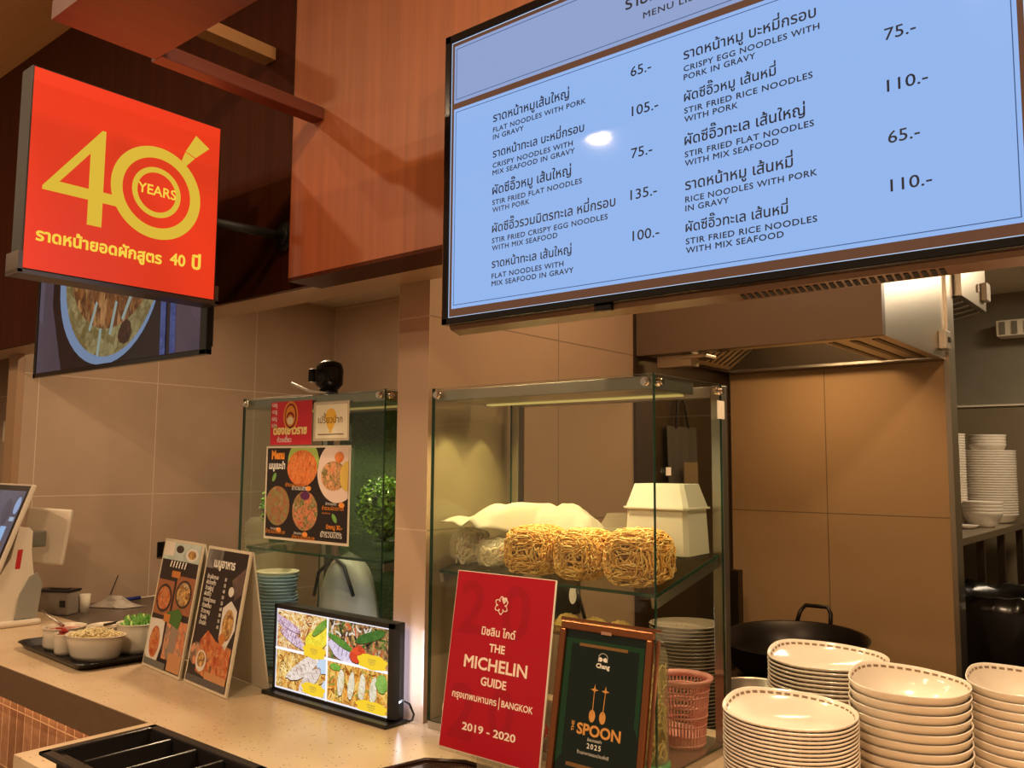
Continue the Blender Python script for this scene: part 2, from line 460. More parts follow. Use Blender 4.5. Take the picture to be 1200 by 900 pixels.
M['stitch'] = mat('brown stitch pattern', (140, 116, 90), .3)
M['paper'] = mat('white paper', (235, 225, 205), .6)
M['ink'] = mat('black ink', (22, 18, 20), .5)
M['glass'] = glass_mat('clear glass sheet')
M['glass_edge'] = mat('green glass edge', (28, 62, 46), .12)
M['acrylic'] = glass_mat('clear acrylic', (.95, .94, .9), .02, 1.0)
M['acrylic_edge'] = mat('acrylic edge', (214, 200, 172), .2)
M['clear_pl'] = glass_mat('thin clear plastic', (.93, .91, .86), .08, 1.6, .16)
M['stone'] = None
def stone():
    m, nt, p = newmat('speckled beige stone')
    tc = nt.nodes.new('ShaderNodeTexCoord')
    v = nt.nodes.new('ShaderNodeTexVoronoi'); v.inputs['Scale'].default_value = 130; nt.links.new(tc.outputs['Object'], v.inputs['Vector'])
    sx = nt.nodes.new('ShaderNodeSeparateColor'); nt.links.new(v.outputs['Color'], sx.inputs[0])
    lt = nt.nodes.new('ShaderNodeMath'); lt.operation = 'LESS_THAN'; nt.links.new(v.outputs['Distance'], lt.inputs[0]); lt.inputs[1].default_value = .33
    gt = nt.nodes.new('ShaderNodeMath'); gt.operation = 'GREATER_THAN'; nt.links.new(sx.outputs[0], gt.inputs[0]); gt.inputs[1].default_value = .93
    mu = nt.nodes.new('ShaderNodeMath'); mu.operation = 'MULTIPLY'; nt.links.new(lt.outputs[0], mu.inputs[0]); nt.links.new(gt.outputs[0], mu.inputs[1])
    n = nt.nodes.new('ShaderNodeTexNoise'); n.inputs['Scale'].default_value = 5; n.inputs['Detail'].default_value = 8; nt.links.new(tc.outputs['Object'], n.inputs['Vector'])
    r = nt.nodes.new('ShaderNodeValToRGB'); r.color_ramp.elements[0].position = .3; r.color_ramp.elements[1].position = .7
    r.color_ramp.elements[0].color = (*lin((206, 178, 142)), 1); r.color_ramp.elements[1].color = (*lin((222, 198, 164)), 1)
    nt.links.new(n.outputs[0], r.inputs[0])
    mc = nt.nodes.new('ShaderNodeMix'); mc.data_type = 'RGBA'; nt.links.new(mu.outputs[0], mc.inputs[0]); nt.links.new(r.outputs[0], mc.inputs[6]); mc.inputs[7].default_value = (*lin((120, 96, 74)), 1)
    nt.links.new(mc.outputs[2], p.inputs['Base Color']); p.inputs['Roughness'].default_value = .28
    return m
M['stone'] = stone()

# ------------------------------------------------------------------ setting
struct('floor', MB().box(-9, 5, -5, 9, -.05, 0), M['floor'])
struct('ceiling', MB().box(-9, 5, -5, 1.6, 3.44, 3.5), M['wood_ceil'])
struct('ceiling_kitchen', MB().box(-9, 5, 1.61, 9, 2.60, 2.66), M['cream'])
# bulkhead above the counter opening: deep panel, projecting panel, soffit
struct('wall_bulkhead', MB().box(-9, 5, 1.52, 1.66, 2.093, 3.44), M['greige'])
struct('wall_panel_left', MB().box(-9, -1.968, 1.503, 1.5195, 2.093, 3.44), M['wood_shaded'])
struct('wall_panel_right', MB().box(-1.967, 5, 1.405, 1.5195, 2.093, 3.44), M['wood'])
struct('wall_left', MB().box(-4.48, -4.393, 1.66, 3.51, 0, 2.6), M['tileY'])
struct('trim_1', MB().box(-4.50, -4.394, 1.629, 1.66, 0, 2.6), M['greige'])
struct('wall_back', MB().box(-4.5, -1.792, 3.51, 3.58, 0, 2.6), M['tileX'])
pw = MB().box(-1.791, -1.6695, 1.662, 2.725, 0, 2.6)
struct('wall_partition', pw, M['tilepY'])
struct('wall_column', MB().box(-1.7915, -1.669, 1.6605, 1.662, 0, 2.093), M['tilepX'])
struct('wall_partition_cladding', MB().box(-1.791, -1.659, 2.7255, 3.51, 0, 2.6), M['steel_dark'])
struct('wall_right', MB().box(-1.655, -.79, 3.512, 3.60, 0, 2.6), M['tilebX'])
struct('trim_2', MB().box(-.79, -.772, 3.507, 3.605, 0, 2.6), M['steel'])
struct('wall_far', MB().box(-3, 5, 5.6, 5.7, 0, 1.945), mat('drab wall tile', (130, 116, 90), .5, var=.06, vscale=5))
struct('wall_far_upper', MB().box(-3, 5, 5.6, 5.7, 1.955, 2.6), M['grey_plaster'])
struct('trim_3', MB().box(-3, 5, 5.585, 5.7, 1.945, 1.955), M['cream'])
struct('wall_stall_left', MB().box(-7.5, -7.4, -1, 5, 0, 3.4), M['tileY'])

struct('soffit_shade', MB().box(-1.967, 5, 1.4045, 1.5195, 2.083, 2.0925), M['wood_shaded'])  # added strip, its dark colour stands in for shade under the projecting panel
# canopy shelf of wood over the counter, carried by two beams
c = thing('canopy', (-1.2, .82, 2.511), 'red-brown wooden canopy board jutting out below the ceiling above the red sign', 'canopy')
obj('board', MB().box(-1.856, -.35, .711, .94, 2.511, 2.552), M['wood_can'], c)
obj('beam', MB().box(-1.876, -1.829, .941, 1.404, 2.511, 2.545, b=.002), M['wood_can'], c)
b2 = obj('ceiling_beam', MB().box(-2.262, -2.205, .70, 1.503, 2.832, 2.872, b=.002), M['wood_light'], loc=(-2.23, 1.1, 2.832))
tag(b2, 'pale wooden beam on the dark panel, above the red-brown canopy', 'beam')

# counter
struct('counter_top', MB().box(-9, -2.222, 1.1965, 1.72, .86, .90).box(-2.222, 1.6, .867, 2.12, .86, .90).box(-2.62, -2.222, 1.72, 2.12, .86, .90), M['stone'])
struct('counter_lip', MB().box(-9, -2.2225, 1.192, 1.196, .803, .8995).box(-9, -2.2225, 1.196, 1.24, .803, .8595), mat('shade-darkened stone front', (112, 88, 66), .35, var=.1, vscale=60))  # same stone as the top, darkened in colour for the unlit front
def front_tiles():
    m, nt, p = newmat('terracotta upright tiles')
    tc = nt.nodes.new('ShaderNodeTexCoord'); mp = nt.nodes.new('ShaderNodeMapping'); mp.inputs['Rotation'].default_value = (PI / 2, 0, 0)
    sp = nt.nodes.new('ShaderNodeSeparateXYZ'); nt.links.new(tc.outputs['Object'], sp.inputs[0])
    cb = nt.nodes.new('ShaderNodeCombineXYZ'); nt.links.new(sp.outputs['X'], cb.inputs[0]); nt.links.new(sp.outputs['Z'], cb.inputs[1])
    b = nt.nodes.new('ShaderNodeTexBrick'); b.offset = 0.0; b.inputs['Scale'].default_value = 1
    b.inputs['Brick Width'].default_value = .062; b.inputs['Row Height'].default_value = .2; b.inputs['Mortar Size'].default_value = .0022
    b.inputs['Color1'].default_value = (*lin((176, 128, 94)), 1); b.inputs['Color2'].default_value = (*lin((150, 104, 74)), 1); b.inputs['Mortar'].default_value = (*lin((236, 190, 150)), 1)
    ad = nt.nodes.new('ShaderNodeVectorMath'); ad.operation = 'ADD'; ad.inputs[1].default_value = (0, -.735, 0); nt.links.new(cb.outputs[0], ad.inputs[0])
    nt.links.new(ad.outputs[0], b.inputs['Vector'])
    n = nt.nodes.new('ShaderNodeTexNoise'); n.inputs['Scale'].default_value = 40; nt.links.new(tc.outputs['Object'], n.inputs['Vector'])
    mx = nt.nodes.new('ShaderNodeMix'); mx.data_type = 'RGBA'; mx.blend_type = 'OVERLAY'; mx.inputs[0].default_value = .35
    nt.links.new(b.outputs[0], mx.inputs[6]); nt.links.new(n.outputs[0], mx.inputs[7]); nt.links.new(mx.outputs[2], p.inputs['Base Color']); p.inputs['Roughness'].default_value = .35
    return m
struct('counter_front', MB().box(-9, -2.21, 1.262, 1.30, 0, .86).box(-2.21, 1.6, .95, .99, 0, .86).box(-2.21, -2.19, .99, 1.262, 0, .86), front_tiles())
led = area('counter_led', (-4.0, 1.235, .80), 3.0, 3.2, (1, .62, .34), (math.radians(-18), 0, 0), .02)
struct('counter_body', MB().box(-2.6, 1.6, 1.31, 2.1, 0, .859).box(-9, -2.61, 1.31, 1.71, 0, .859), M['greige'])
struct('counter_back', MB().box(-4.39, -2.63, 1.73, 2.5, .84, .885).box(-4.39, -2.7, 1.8, 2.45, 0, .84), mat('dark grey worktop', (92, 80, 70), .3, var=.1, vscale=40))
# ------------------------------------------------------------------ red lightbox sign "40 YEARS"
X = Vector((1, 0, 0)); Y = Vector((0, 1, 0)); Z = Vector((0, 0, 1))
gold = emis('lit gold vinyl', (232, 192, 62), .82)
sg = thing('hanging_sign', (-2.11, 1.01, 2.005), 'square glowing red sign with a gold 40, hung on a pipe over the counter', 'sign')
sx = -2.08
def signred():
    m = bpy.data.materials.new('lit red acrylic'); m.use_nodes = True; nt = m.node_tree; p = nt.nodes['Principled BSDF']
    p.inputs['Base Color'].default_value = (*lin((150, 20, 12)), 1); p.inputs['Roughness'].default_value = .4; p.inputs['Specular IOR Level'].default_value = .3
    p.inputs['Emission Color'].default_value = (*lin((236, 66, 30)), 1); p.inputs['Emission Strength'].default_value = .62
    return m
obj('housing', MB().box(-2.143, sx - .002, .764, 1.252, 2.018, 2.502, b=.003), M['black_matte'], sg)
obj('face', MB().box(sx - .002, sx, .768, 1.248, 2.022, 2.498), signred(), sg)
fr = MB(); fr.box(-2.147, sx + .004, .756, .766, 2.01, 2.06).box(-2.147, sx + .004, 1.25, 1.26, 2.01, 2.06).box(-2.147, sx + .004, .756, 1.26, 2.008, 2.018)
obj('bottom_channel', fr, mat('bronze channel', (92, 76, 62), .35, .8), sg)
lx = sx + .0006
P = lambda y, z: Vector((lx, y, z))
fo = MB()
fo.add([P(.930, 2.393), P(.939, 2.393), P(.939, 2.152), P(.904, 2.152), P(.904, 2.328)], [(0, 4, 3, 2, 1)])
fo.add([P(.930, 2.393), P(.904, 2.328), P(.836, 2.240), P(.799, 2.213), P(.799, 2.222)], [(0, 4, 2, 1), (4, 3, 2)])
fo.add([P(.799, 2.213), P(.972, 2.213), P(.972, 2.240), P(.836, 2.240)], [(0, 1, 2, 3)])
obj('numeral', fo.ring((lx, 1.0765, 2.2735), Y, Z, .091, .1205, 72).ring((lx, 1.0752, 2.2745), Y, Z, .0515, .0655, 64), gold, sg)
tri = MB(); tri.add([P(1.177, 2.457), P(1.217, 2.432), P(1.178, 2.3955), P(1.149, 2.4055)], [(0, 3, 2, 1)]); tri.add([P(1.1485, 2.4035), P(1.1765, 2.3935), P(1.152, 2.366), P(1.139, 2.378)], [(0, 3, 2, 1)])
obj('pointer', tri, gold, sg)
yv = emis('lit yellow vinyl', (255, 214, 74), .86)
obj('years_lettering', letter(MB(), 'YEARS', (lx, 1.025, 2.2665), Y, Z, width=.103, bold=.016), yv, sg)
lw = letter(MB(), 'ราดหน้ายอดผักสูตร', (lx, .791, 2.091), Y, Z, width=.306, bold=.034)
obj('slogan_lettering', lw, yv, sg)
obj('years_number', letter(MB(), '40', (lx, 1.119, 2.096), Y, Z, width=.043, bold=.026), yv, sg); obj('years_word', letter(MB(), 'ปี', (lx, 1.180, 2.096), Y, Z, width=.026, bold=.034), yv, sg)
pp = MB().tube([(-2.115, 1.2515, 2.245), (-2.118, 1.496, 2.256)], .013, 14); obj('pipe', pp, M['black_matte'], sg)
obj('flange', MB().cyl((-2.118, 1.490, 2.256), (-2.118, 1.5029, 2.256), .042, 28).cyl((-2.118, 1.482, 2.256), (-2.118, 1.49, 2.256), .026, 20), M['black_matte'], sg)
d = bpy.data.lights.new('sign_glow', 'AREA'); d.energy = .8; d.color = (1, .16, .06); d.shape = 'SQUARE'; d.size = .44
o = bpy.data.objects.new('sign_glow', d); COL.objects.link(o); o.location = (sx + .012, 1.008, 2.26); o.rotation_euler = (0, PI / 2, 0); o.rotation_euler = (Vector((1, 0, 0))).to_track_quat('-Z', 'Y').to_euler()

# ------------------------------------------------------------------ big menu screen
tv = thing('menu_screen', (-.73, 1.37, 1.88), 'large wall screen glowing pale blue with a two-column noodle price list', 'screen')
TY = 1.33
tx0, tx1, tz0, tz1 = -1.300, -.160, 1.885, 2.540
fr = MB()
fr.box(tx0, tx1, TY - .001, TY + .018, tz0, 1.8995, b=.002).box(tx0, tx1, TY - .001, TY + .018, 2.522, tz1, b=.002)
fr.box(tx0, -1.2825, TY - .001, TY + .018, tz0, tz1, b=.002).box(-.1785, tx1, TY - .001, TY + .018, tz0, tz1, b=.002)
obj('bezel', fr, M['black_gloss'], tv)
obj('sensor_pod', MB().box(-.905, -.865, TY + .004, TY + .017, 1.872, 1.8848, b=.003), M['black_gloss'], tv)
bk = MB(); bk.prism([(tx0 + .006, TY + .0182, 1.884), (tx0 + .006, TY + .0182, 2.536), (tx0 + .006, TY + .06, 2.52), (tx0 + .006, TY + .06, 1.874), (tx0 + .006, TY + .052, 1.868), (tx0 + .006, TY + .024, 1.876)], (tx1 - tx0 - .012, 0, 0))
obj('back_shell', bk, mat('glossy brown shell', (120, 92, 74), .2), tv)
vg = MB()
for i in range(26): vg.obox((-.6165 + i * .0125, TY + .038, 1.8718), (1, 0, 0), (0, 1, -.2857), (0, .2857, 1), .0035, .009, .0012)
obj('vent_slot', vg, M['black_matte'], tv)
obj('mount', MB().box(-1.0, -.46, TY + .0605, 1.4045, 2.05, 2.40, b=.004), M['black_matte'], tv)
def scr_mat(c, s, name, spec=.12, rough=.06):
    m, nt, p = newmat(name); p.inputs['Specular IOR Level'].default_value = spec
    p.inputs['Base Color'].default_value = (.01, .01, .012, 1); p.inputs['Roughness'].default_value = rough
    p.inputs['Emission Color'].default_value = (*lin(c), 1); p.inputs['Emission Strength'].default_value = s
    return m
sy = TY + .004
scr = scr_mat((139, 174, 228), 1.0, 'lit blue screen')
obj('screen', MB().box(-1.2825, -.1785, sy, TY + .016, 1.8995, 2.522), scr_mat((126, 82, 58), .55, 'lit brown border'), tv)
obj('price_panel', MB().box(-1.2745, -.1885, sy - .0006, sy, 1.9185, 2.3665), scr, tv)
obj('heading_panel', MB().box(-1.2745, -.1885, sy - .0006, sy, 2.3805, 2.5125), scr_mat((140, 160, 205), .92, 'lit grey-blue screen'), tv)
ln = MB(); ly = sy - .0012
def frame2(mb, x0, x1, z0, z1, w, y):
    mb.box(x0, x1, y, y + .0002, z0, z0 + w).box(x0, x1, y, y + .0002, z1 - w, z1).box(x0, x0 + w, y, y + .0002, z0, z1).box(x1 - w, x1, y, y + .0002, z0, z1)
frame2(ln, -1.2685, -.1945, 1.9255, 2.3595, .0014, ly); frame2(ln, -1.2685, -.1945, 2.3875, 2.5055, .0014, ly)
obj('border_line', ln, emis('navy line', (70, 90, 130), .9), tv)
wl = MB(); frame2(wl, -1.2825, -.1785, 1.8995, 2.522, .0016, ly)
obj('edge_line', wl, emis('white edge line', (190, 215, 250), .9), tv)
ROW = [2.3085, 2.2305, 2.150, 2.068, 1.9925]
LT = ["ราดหน้าหมูเส้นใหญ่", "ราดหน้าทะเล บะหมี่กรอบ", "ผัดซีอิ๊วหมู เส้นใหญ่", "ผัดซีอิ๊วรวมมิตรทะเล หมี่กรอบ", "ราดหน้าทะเล เส้นใหญ่"]
LW = [.199, .235, .204, .306, .205]
LE = [("FLAT NOODLES WITH PORK", .239, "IN GRAVY", .084), ("CRISPY NOODLES WITH", .208, "MIX SEAFOOD IN GRAVY", .213), ("STIR FRIED FLAT NOODLES", .230, "WITH PORK", .100), ("STIR FRIED CRISPY EGG NOODLES", .289, "WITH MIX SEAFOOD", .171), ("FLAT NOODLES WITH", .186, "MIX SEAFOOD IN GRAVY", .210)]
RT = ["ราดหน้าหมู บะหมี่กรอบ", "ผัดซีอิ๊วหมู เส้นหมี่", "ผัดซีอิ๊วทะเล เส้นใหญ่", "ราดหน้าหมู เส้นหมี่", "ผัดซีอิ๊วทะเล เส้นหมี่"]
RW = [.239, .170, .217, .195, .185]
RE = [("CRISPY EGG NOODLES WITH", .244, "PORK IN GRAVY", .135), ("STIR FRIED RICE NOODLES", .231, "WITH PORK", .102), ("STIR FRIED FLAT NOODLES", .231, "WITH MIX SEAFOOD", .172), ("RICE NOODLES WITH PORK", .234, "IN GRAVY", .083), ("STIR FRIED RICE NOODLES", .232, "WITH MIX SEAFOOD", .177)]
ty = ly
tink = scr_mat((30, 30, 42), .7, 'dark lettering on screen', rough=.4)
def line(name, s_, x, z, **k):
    obj(name, letter(MB(), s_, (x, ty, z), X, Z, **k), tink, tv)
for x0, TT, TW, EE in ((-1.159, LT, LW, LE), (-.7075, RT, RW, RE)):
    for i in range(5):
        line('dish_name', TT[i], x0, ROW[i], width=TW[i], bold=.012)
        a, aw, b, bw = EE[i]
        line('dish_description', a, x0, ROW[i] - .0225, width=aw, height=.0108, bold=.018, spacing=.05)
        line('dish_description', b, x0, ROW[i] - .0385, width=bw, height=.0108, bold=.018, spacing=.05)
for x, z, s_, w in ((-.818, 2.309, '65.-', .044), (-.816, 2.232, '105.-', .056), (-.818, 2.151, '75.-', .045), (-.820, 2.072, '135.-', .056), (-.816, 1.994, '100.-', .056),
                   (-.365, 2.234, '75.-', .045), (-.364, 2.152, '110.-', .058), (-.365, 2.071, '65.-', .045), (-.364, 1.996, '110.-', .058)):
    line('price', s_, x, z, width=w, height=.0195, bold=.006)
line('heading', 'รายการอาหาร', -.829, 2.444, width=.19, bold=.016)
line('heading', 'MENU LIST', -.790, 2.414, width=.118, height=.0125, bold=.014, spacing=.06)
area('screen_glow', (-.73, TY - .02, 2.2), 1.0, 3.2, (.55, .74, 1.0), (-PI / 2, 0, 0), .58)

# ------------------------------------------------------------------ smaller hanging screen with a bowl of noodles
t2 = thing('hanging_screen', (-2.7, 1.30, 1.885), 'dim wide screen showing a bowl of noodles, partly behind the red sign', 'screen')
Y2 = 1.272
x0, x1, z0, z1 = -3.292, -2.148, 1.882, 2.53
fr = MB().box(x0, x1, Y2 - .001, Y2 + .018, z0, 1.8975, b=.002).box(x0, x1, Y2 - .001, Y2 + .018, z1 - .016, z1, b=.002).box(x0, x0 + .02, Y2 - .001, Y2 + .018, z0, z1, b=.002).box(x1 - .034, x1, Y2 - .001, Y2 + .018, z0, z1, b=.002)
obj('bezel', fr, M['black_gloss'], t2)
obj('back_shell', MB().prism([(x0 + .004, Y2 + .018, z0 + .003), (x0 + .004, Y2 + .018, z1 - .004), (x0 + .03, Y2 + .045, z1 - .05), (x0 + .03, Y2 + .045, z0 + .03)], (x1 - x0 - .07, 0, 0)), mat('grey-brown shell', (50, 42, 36), .25), t2)
obj('mount', MB().box(-2.95, -2.5, Y2 + .0455, 1.5025, 2.1, 2.4, b=.004), M['black_matte'], t2)
sy2 = Y2 + .002
obj('screen', MB().box(x0 + .02, x1 - .034, sy2, Y2 + .016, 1.8975, z1 - .016), food_mat('dark table on screen', [(20, 12, 16), (34, 20, 24), (40, 26, 30)], 8, estr=.55), t2)
e = lambda k: sy2 - .0004 * k
def clip(pts, xa, xb, za, zb):
    def cut(ps, f, g):
        out = []
        for i in range(len(ps)):
            a, b = ps[i - 1], ps[i]; fa, fb = f(a), f(b)
            if fa * fb < 0: t = fa / (fa - fb); out.append((a[0] + (b[0] - a[0]) * t, a[1] + (b[1] - a[1]) * t))
            if fb >= 0: out.append(b)
        return out
    for f in (lambda p: p[0] - xa, lambda p: xb - p[0], lambda p: p[1] - za, lambda p: zb - p[1]):
        pts = cut(pts, f, 0)
        if not pts: return pts
    return pts
def sc2(pts, k, name, m):
    q = clip(pts, x0 + .021, x1 - .035, 1.8985, z1 - .017)
    obj(name, MB().poly([(a, e(k), b) for a, b in q]), m, t2)
ell = lambda cx, cz, a, b, n=48: [(cx + a * math.cos(2 * PI * i / n), cz + b * math.sin(2 * PI * i / n)) for i in range(n)]
sc2([(x0, 1.88), (-3.06, 1.88), (-3.16, 2.13), (-3.17, 2.55), (x0, 2.55)], 1, 'wood_image', food_mat('grey planks on screen', [(58, 50, 58), (78, 68, 80), (92, 84, 100)], 10, estr=.75, stretch=(1, 1, .2)))
sc2([(-2.33, 1.88), (x1, 1.88), (x1, 2.3), (-2.33, 2.3)], 1, 'cloth_image', food_mat('mauve cloth on screen', [(66, 54, 66), (84, 66, 78)], 14, estr=.7))
sc2(ell(-2.755, 2.19, .35, .295), 2, 'bowl_image', emis('blue-white bowl on screen', (124, 140, 170), .75))
sc2(ell(-2.735, 2.21, .325, .29), 3, 'broth_image', food_mat('broth on screen', [(92, 84, 50), (150, 136, 92), (110, 92, 50), (168, 150, 104)], 34, estr=.7))
sc2(ell(-2.72, 2.25, .30, .24), 4, 'noodle_image', food_mat('noodles on screen', [(52, 26, 16), (134, 84, 44), (80, 44, 24), (170, 122, 74), (96, 56, 30)], 42, estr=.8, seed=3, stretch=(1, 1, .5)))
sc2([(-2.665, 1.975), (-2.66, 1.995), (-2.64, 2.02), (-2.61, 2.03), (-2.585, 2.015), (-2.575, 1.985), (-2.59, 1.958), (-2.62, 1.95), (-2.65, 1.958)], 5, 'mushroom_image', food_mat('brown mushroom on screen', [(36, 20, 14), (70, 40, 28), (30, 16, 12)], 40, estr=.8))
for i, (xx, zz, an, l) in enumerate(((-2.84, 2.06, 1.1, .1), (-2.70, 2.04, 1.25, .11), (-2.61, 2.07, .95, .1), (-2.79, 1.97, 1.4, .09))):
    c_, s_ = math.cos(an), math.sin(an); w = .008
    sc2([(xx - c_ * l / 2 - s_ * w, zz - s_ * l / 2 + c_ * w), (xx + c_ * l / 2 - s_ * w, zz + s_ * l / 2 + c_ * w), (xx + c_ * l / 2 + s_ * w, zz + s_ * l / 2 - c_ * w), (xx - c_ * l / 2 + s_ * w, zz - s_ * l / 2 - c_ * w)], 6, 'scallion_image', emis('pale scallion on screen %d' % i, (150, 160, 150), .75))
for xx in (-2.415, -2.36):
    sc2([(xx + .015, 1.88), (xx + .045, 1.88), (xx + .035, 2.3), (xx + .005, 2.3)], 5, 'chopstick_image', food_mat('blue chopstick on screen', [(40, 54, 110), (76, 92, 150)], 60, estr=.7))
# ------------------------------------------------------------------ glass display cases
def make_case(xa, xb, y0, y1, zt, label, shelf_zf, shelf_zb, lamp):
    cs = thing('display_case', ((xa + xb) / 2, (y0 + y1) / 2, .90), label, 'display case')
    obj('base', MB().box(xa, xb, y0 + .002, y1, .9005, .921, b=.002), M['steel'], cs)
    def pane(name, bx, inner):
        # broad faces clear, the thin cut edges green
        mb = MB().box(*bx); dx, dy, dz = bx[1] - bx[0], bx[3] - bx[2], bx[5] - bx[4]
        thin = min((dx, 0), (dy, 1), (dz, 2))[1]
        for i, f in enumerate(mb.f):
            a = Vector(mb.v[f[1]]) - Vector(mb.v[f[0]]); b = Vector(mb.v[f[2]]) - Vector(mb.v[f[1]])
            n = a.cross(b); k = max(range(3), key=lambda q: abs(n[q]))
            mb.mi[i] = 0 if k == thin else 1
        return obj(name, mb, [M['glass'], M['glass_edge']], cs)
    pane('front_pane', (xa, xb, y0, y0 + .006, .921, zt), 1)
    pane('side_pane', (xa, xa + .006, y0 + .0062, y1 - .032, .921, zt), 1)
    pane('side_pane', (xb - .006, xb, y0 + .0062, y1 - .032, .921, zt), 1)
    for x in (xa, xb - .03): obj('post', MB().box(x, x + .03, y1 - .031, y1 - .001, .9212, zt - .002, b=.002), M['steel'], cs)
    obj('top_rail', MB().box(xa + .0305, xb - .0305, y1 - .031, y1 - .003, zt - .032, zt - .003, b=.002), M['steel'], cs)
    hs = obj('lamp_housing', MB().box(xa + .008, xb - .008, y0 + .007, y0 + .20, zt - .034, zt - .004, b=.002), M['steel'], cs)
    obj('lamp_strip', MB().box(xa + .05, xb - .03, y0 + .165, y0 + .192, zt - .038, zt - .0345), emis('warm strip lamp', (255, 214, 120), lamp[1]), hs)
    # tilted glass shelf on two steel brackets
    dz = shelf_zb - shelf_zf; ya, yb = y0 + .022, y1 - .034; n = Vector((0, yb - ya, dz)).normalized(); w = Vector((0, -n.z, n.y))
    sh = MB().obox(((xa + xb) / 2, (ya + yb) / 2, (shelf_zf + shelf_zb) / 2), (1, 0, 0), n, w, (xb - xa) / 2 - .012, (yb - ya) / 2, .004)
    for i, f in enumerate(sh.f):
        nn = (Vector(sh.v[f[1]]) - Vector(sh.v[f[0]])).cross(Vector(sh.v[f[2]]) - Vector(sh.v[f[1]])).normalized()
        sh.mi[i] = 0 if abs(nn.dot(w)) > .9 else 1
    obj('shelf', sh, [M['glass'], M['glass_edge']], cs)
    for x in (xa + .02, xb - .02):
        obj('shelf_bracket', MB().obox((x, (ya + yb) / 2, (shelf_zf + shelf_zb) / 2 - .0165), (1, 0, 0), n, w, .006, (yb - ya) / 2 - .002, .012), M['steel'], cs)
    for x in (xa + .020, xb - .020):
        obj('clamp', MB().cyl((x, y0 - .006, zt - .018), (x, y0 + .012, zt - .018), .010, 18).cyl((x, y0 - .011, zt - .018), (x, y0 - .006, zt - .018), .007, 14), M['chrome'], cs)
    for x, sx_ in ((xa, -1), (xb, 1)):
        for y in (y0 + .022, y1 - .045):
            obj('clamp', MB().cyl((x - sx_ * .012, y, zt - .018), (x + sx_ * .006, y, zt - .018), .010, 18).cyl((x + sx_ * .006, y, zt - .018), (x + sx_ * .011, y, zt - .018), .007, 14), M['chrome'], cs)
    return cs
cA = make_case(-1.634, -.953, 1.640, 2.003, 1.786, 'glass case of noodles right of the tiled column, with white boxes inside', 1.300, 1.366, (0, .55))
cB = make_case(-2.535, -1.832, 1.648, 2.012, 1.798, 'glass case left of the tiled column, with posters stuck on its front', 1.306, 1.325, (0, .3))
# the cases' own lamps
for x in (-1.50, -1.28, -1.06): spot('case_lamp', (x, 1.715, 1.745), (x, 1.76, .9), 5.2, (1, .80, .44), 140, .6, .015)
spot('case_lamp', (-1.612, 1.735, 1.745), (-1.640, 1.735, 1.0), 1.6, (1, .86, .36), 62, .3, .004)
spot('case_lamp', (-1.612, 1.880, 1.745), (-1.640, 1.880, 1.0), 1.6, (1, .86, .36), 62, .3, .004)
spot('case_lamp', (-1.35, 1.82, 1.735), (-1.67, 1.83, 1.30), 3.0, (1, .84, .36), 80, .8, .01)
for x in (-2.35, -2.0): spot('case_lamp', (x, 1.75, 1.755), (x, 1.84, .9), 6, (1, .86, .56), 140, .6, .012)
tk = obj('price_sticker', MB().box(-.9525, -.952, 1.945, 1.985, 1.70, 1.745), M['paper']); tag(tk, 'small white sticker high on the right side of the noodle case', 'sticker')
tk2 = obj('price_sticker', MB().box(-.9525, -.952, 1.69, 1.712, 1.562, 1.58), M['paper']); tag(tk2, 'tiny white sticker beside the front corner of the noodle case', 'sticker')

# --- shelf plane of the right case
def shz(y): return 1.300 + (y - 1.650) * (.066 / .319) + .0043
# egg noodle nests
def lump(mb, c, R, seed, n=28, m=16, amp=.12, fr=6, mi=0, flat=None):
    rows = []
    for i in range(m + 1):
        a = PI * i / m - PI / 2; row = []
        for j in range(n + 1):
            b = 2 * PI * (j % n) / n
            d = Vector((math.cos(a) * math.cos(b), math.cos(a) * math.sin(b), math.sin(a)))
            k = 1 + amp * noise.noise(d * fr * .4 + Vector((seed, seed * 2, 0)))
            p = Vector(c) + Vector((math.copysign(abs(d.x) ** .8, d.x) * R[0], math.copysign(abs(d.y) ** .8, d.y) * R[1], math.copysign(abs(d.z) ** .8, d.z) * R[2])) * k
            if flat: p.z = max(p.z, flat(p.y))
            row.append(p)
        rows.append(row)
    return mb.grid(rows, mi)
nood = mat('yellow egg noodle', (236, 184, 98), .55, var=.18, vscale=30, sss=.1)
nood2 = mat('pale egg noodle', (246, 204, 126), .55, sss=.1); nood3 = mat('deep egg noodle', (214, 156, 74), .55, sss=.1); nood4 = mat('shaded noodle core', (176, 120, 56), .7)
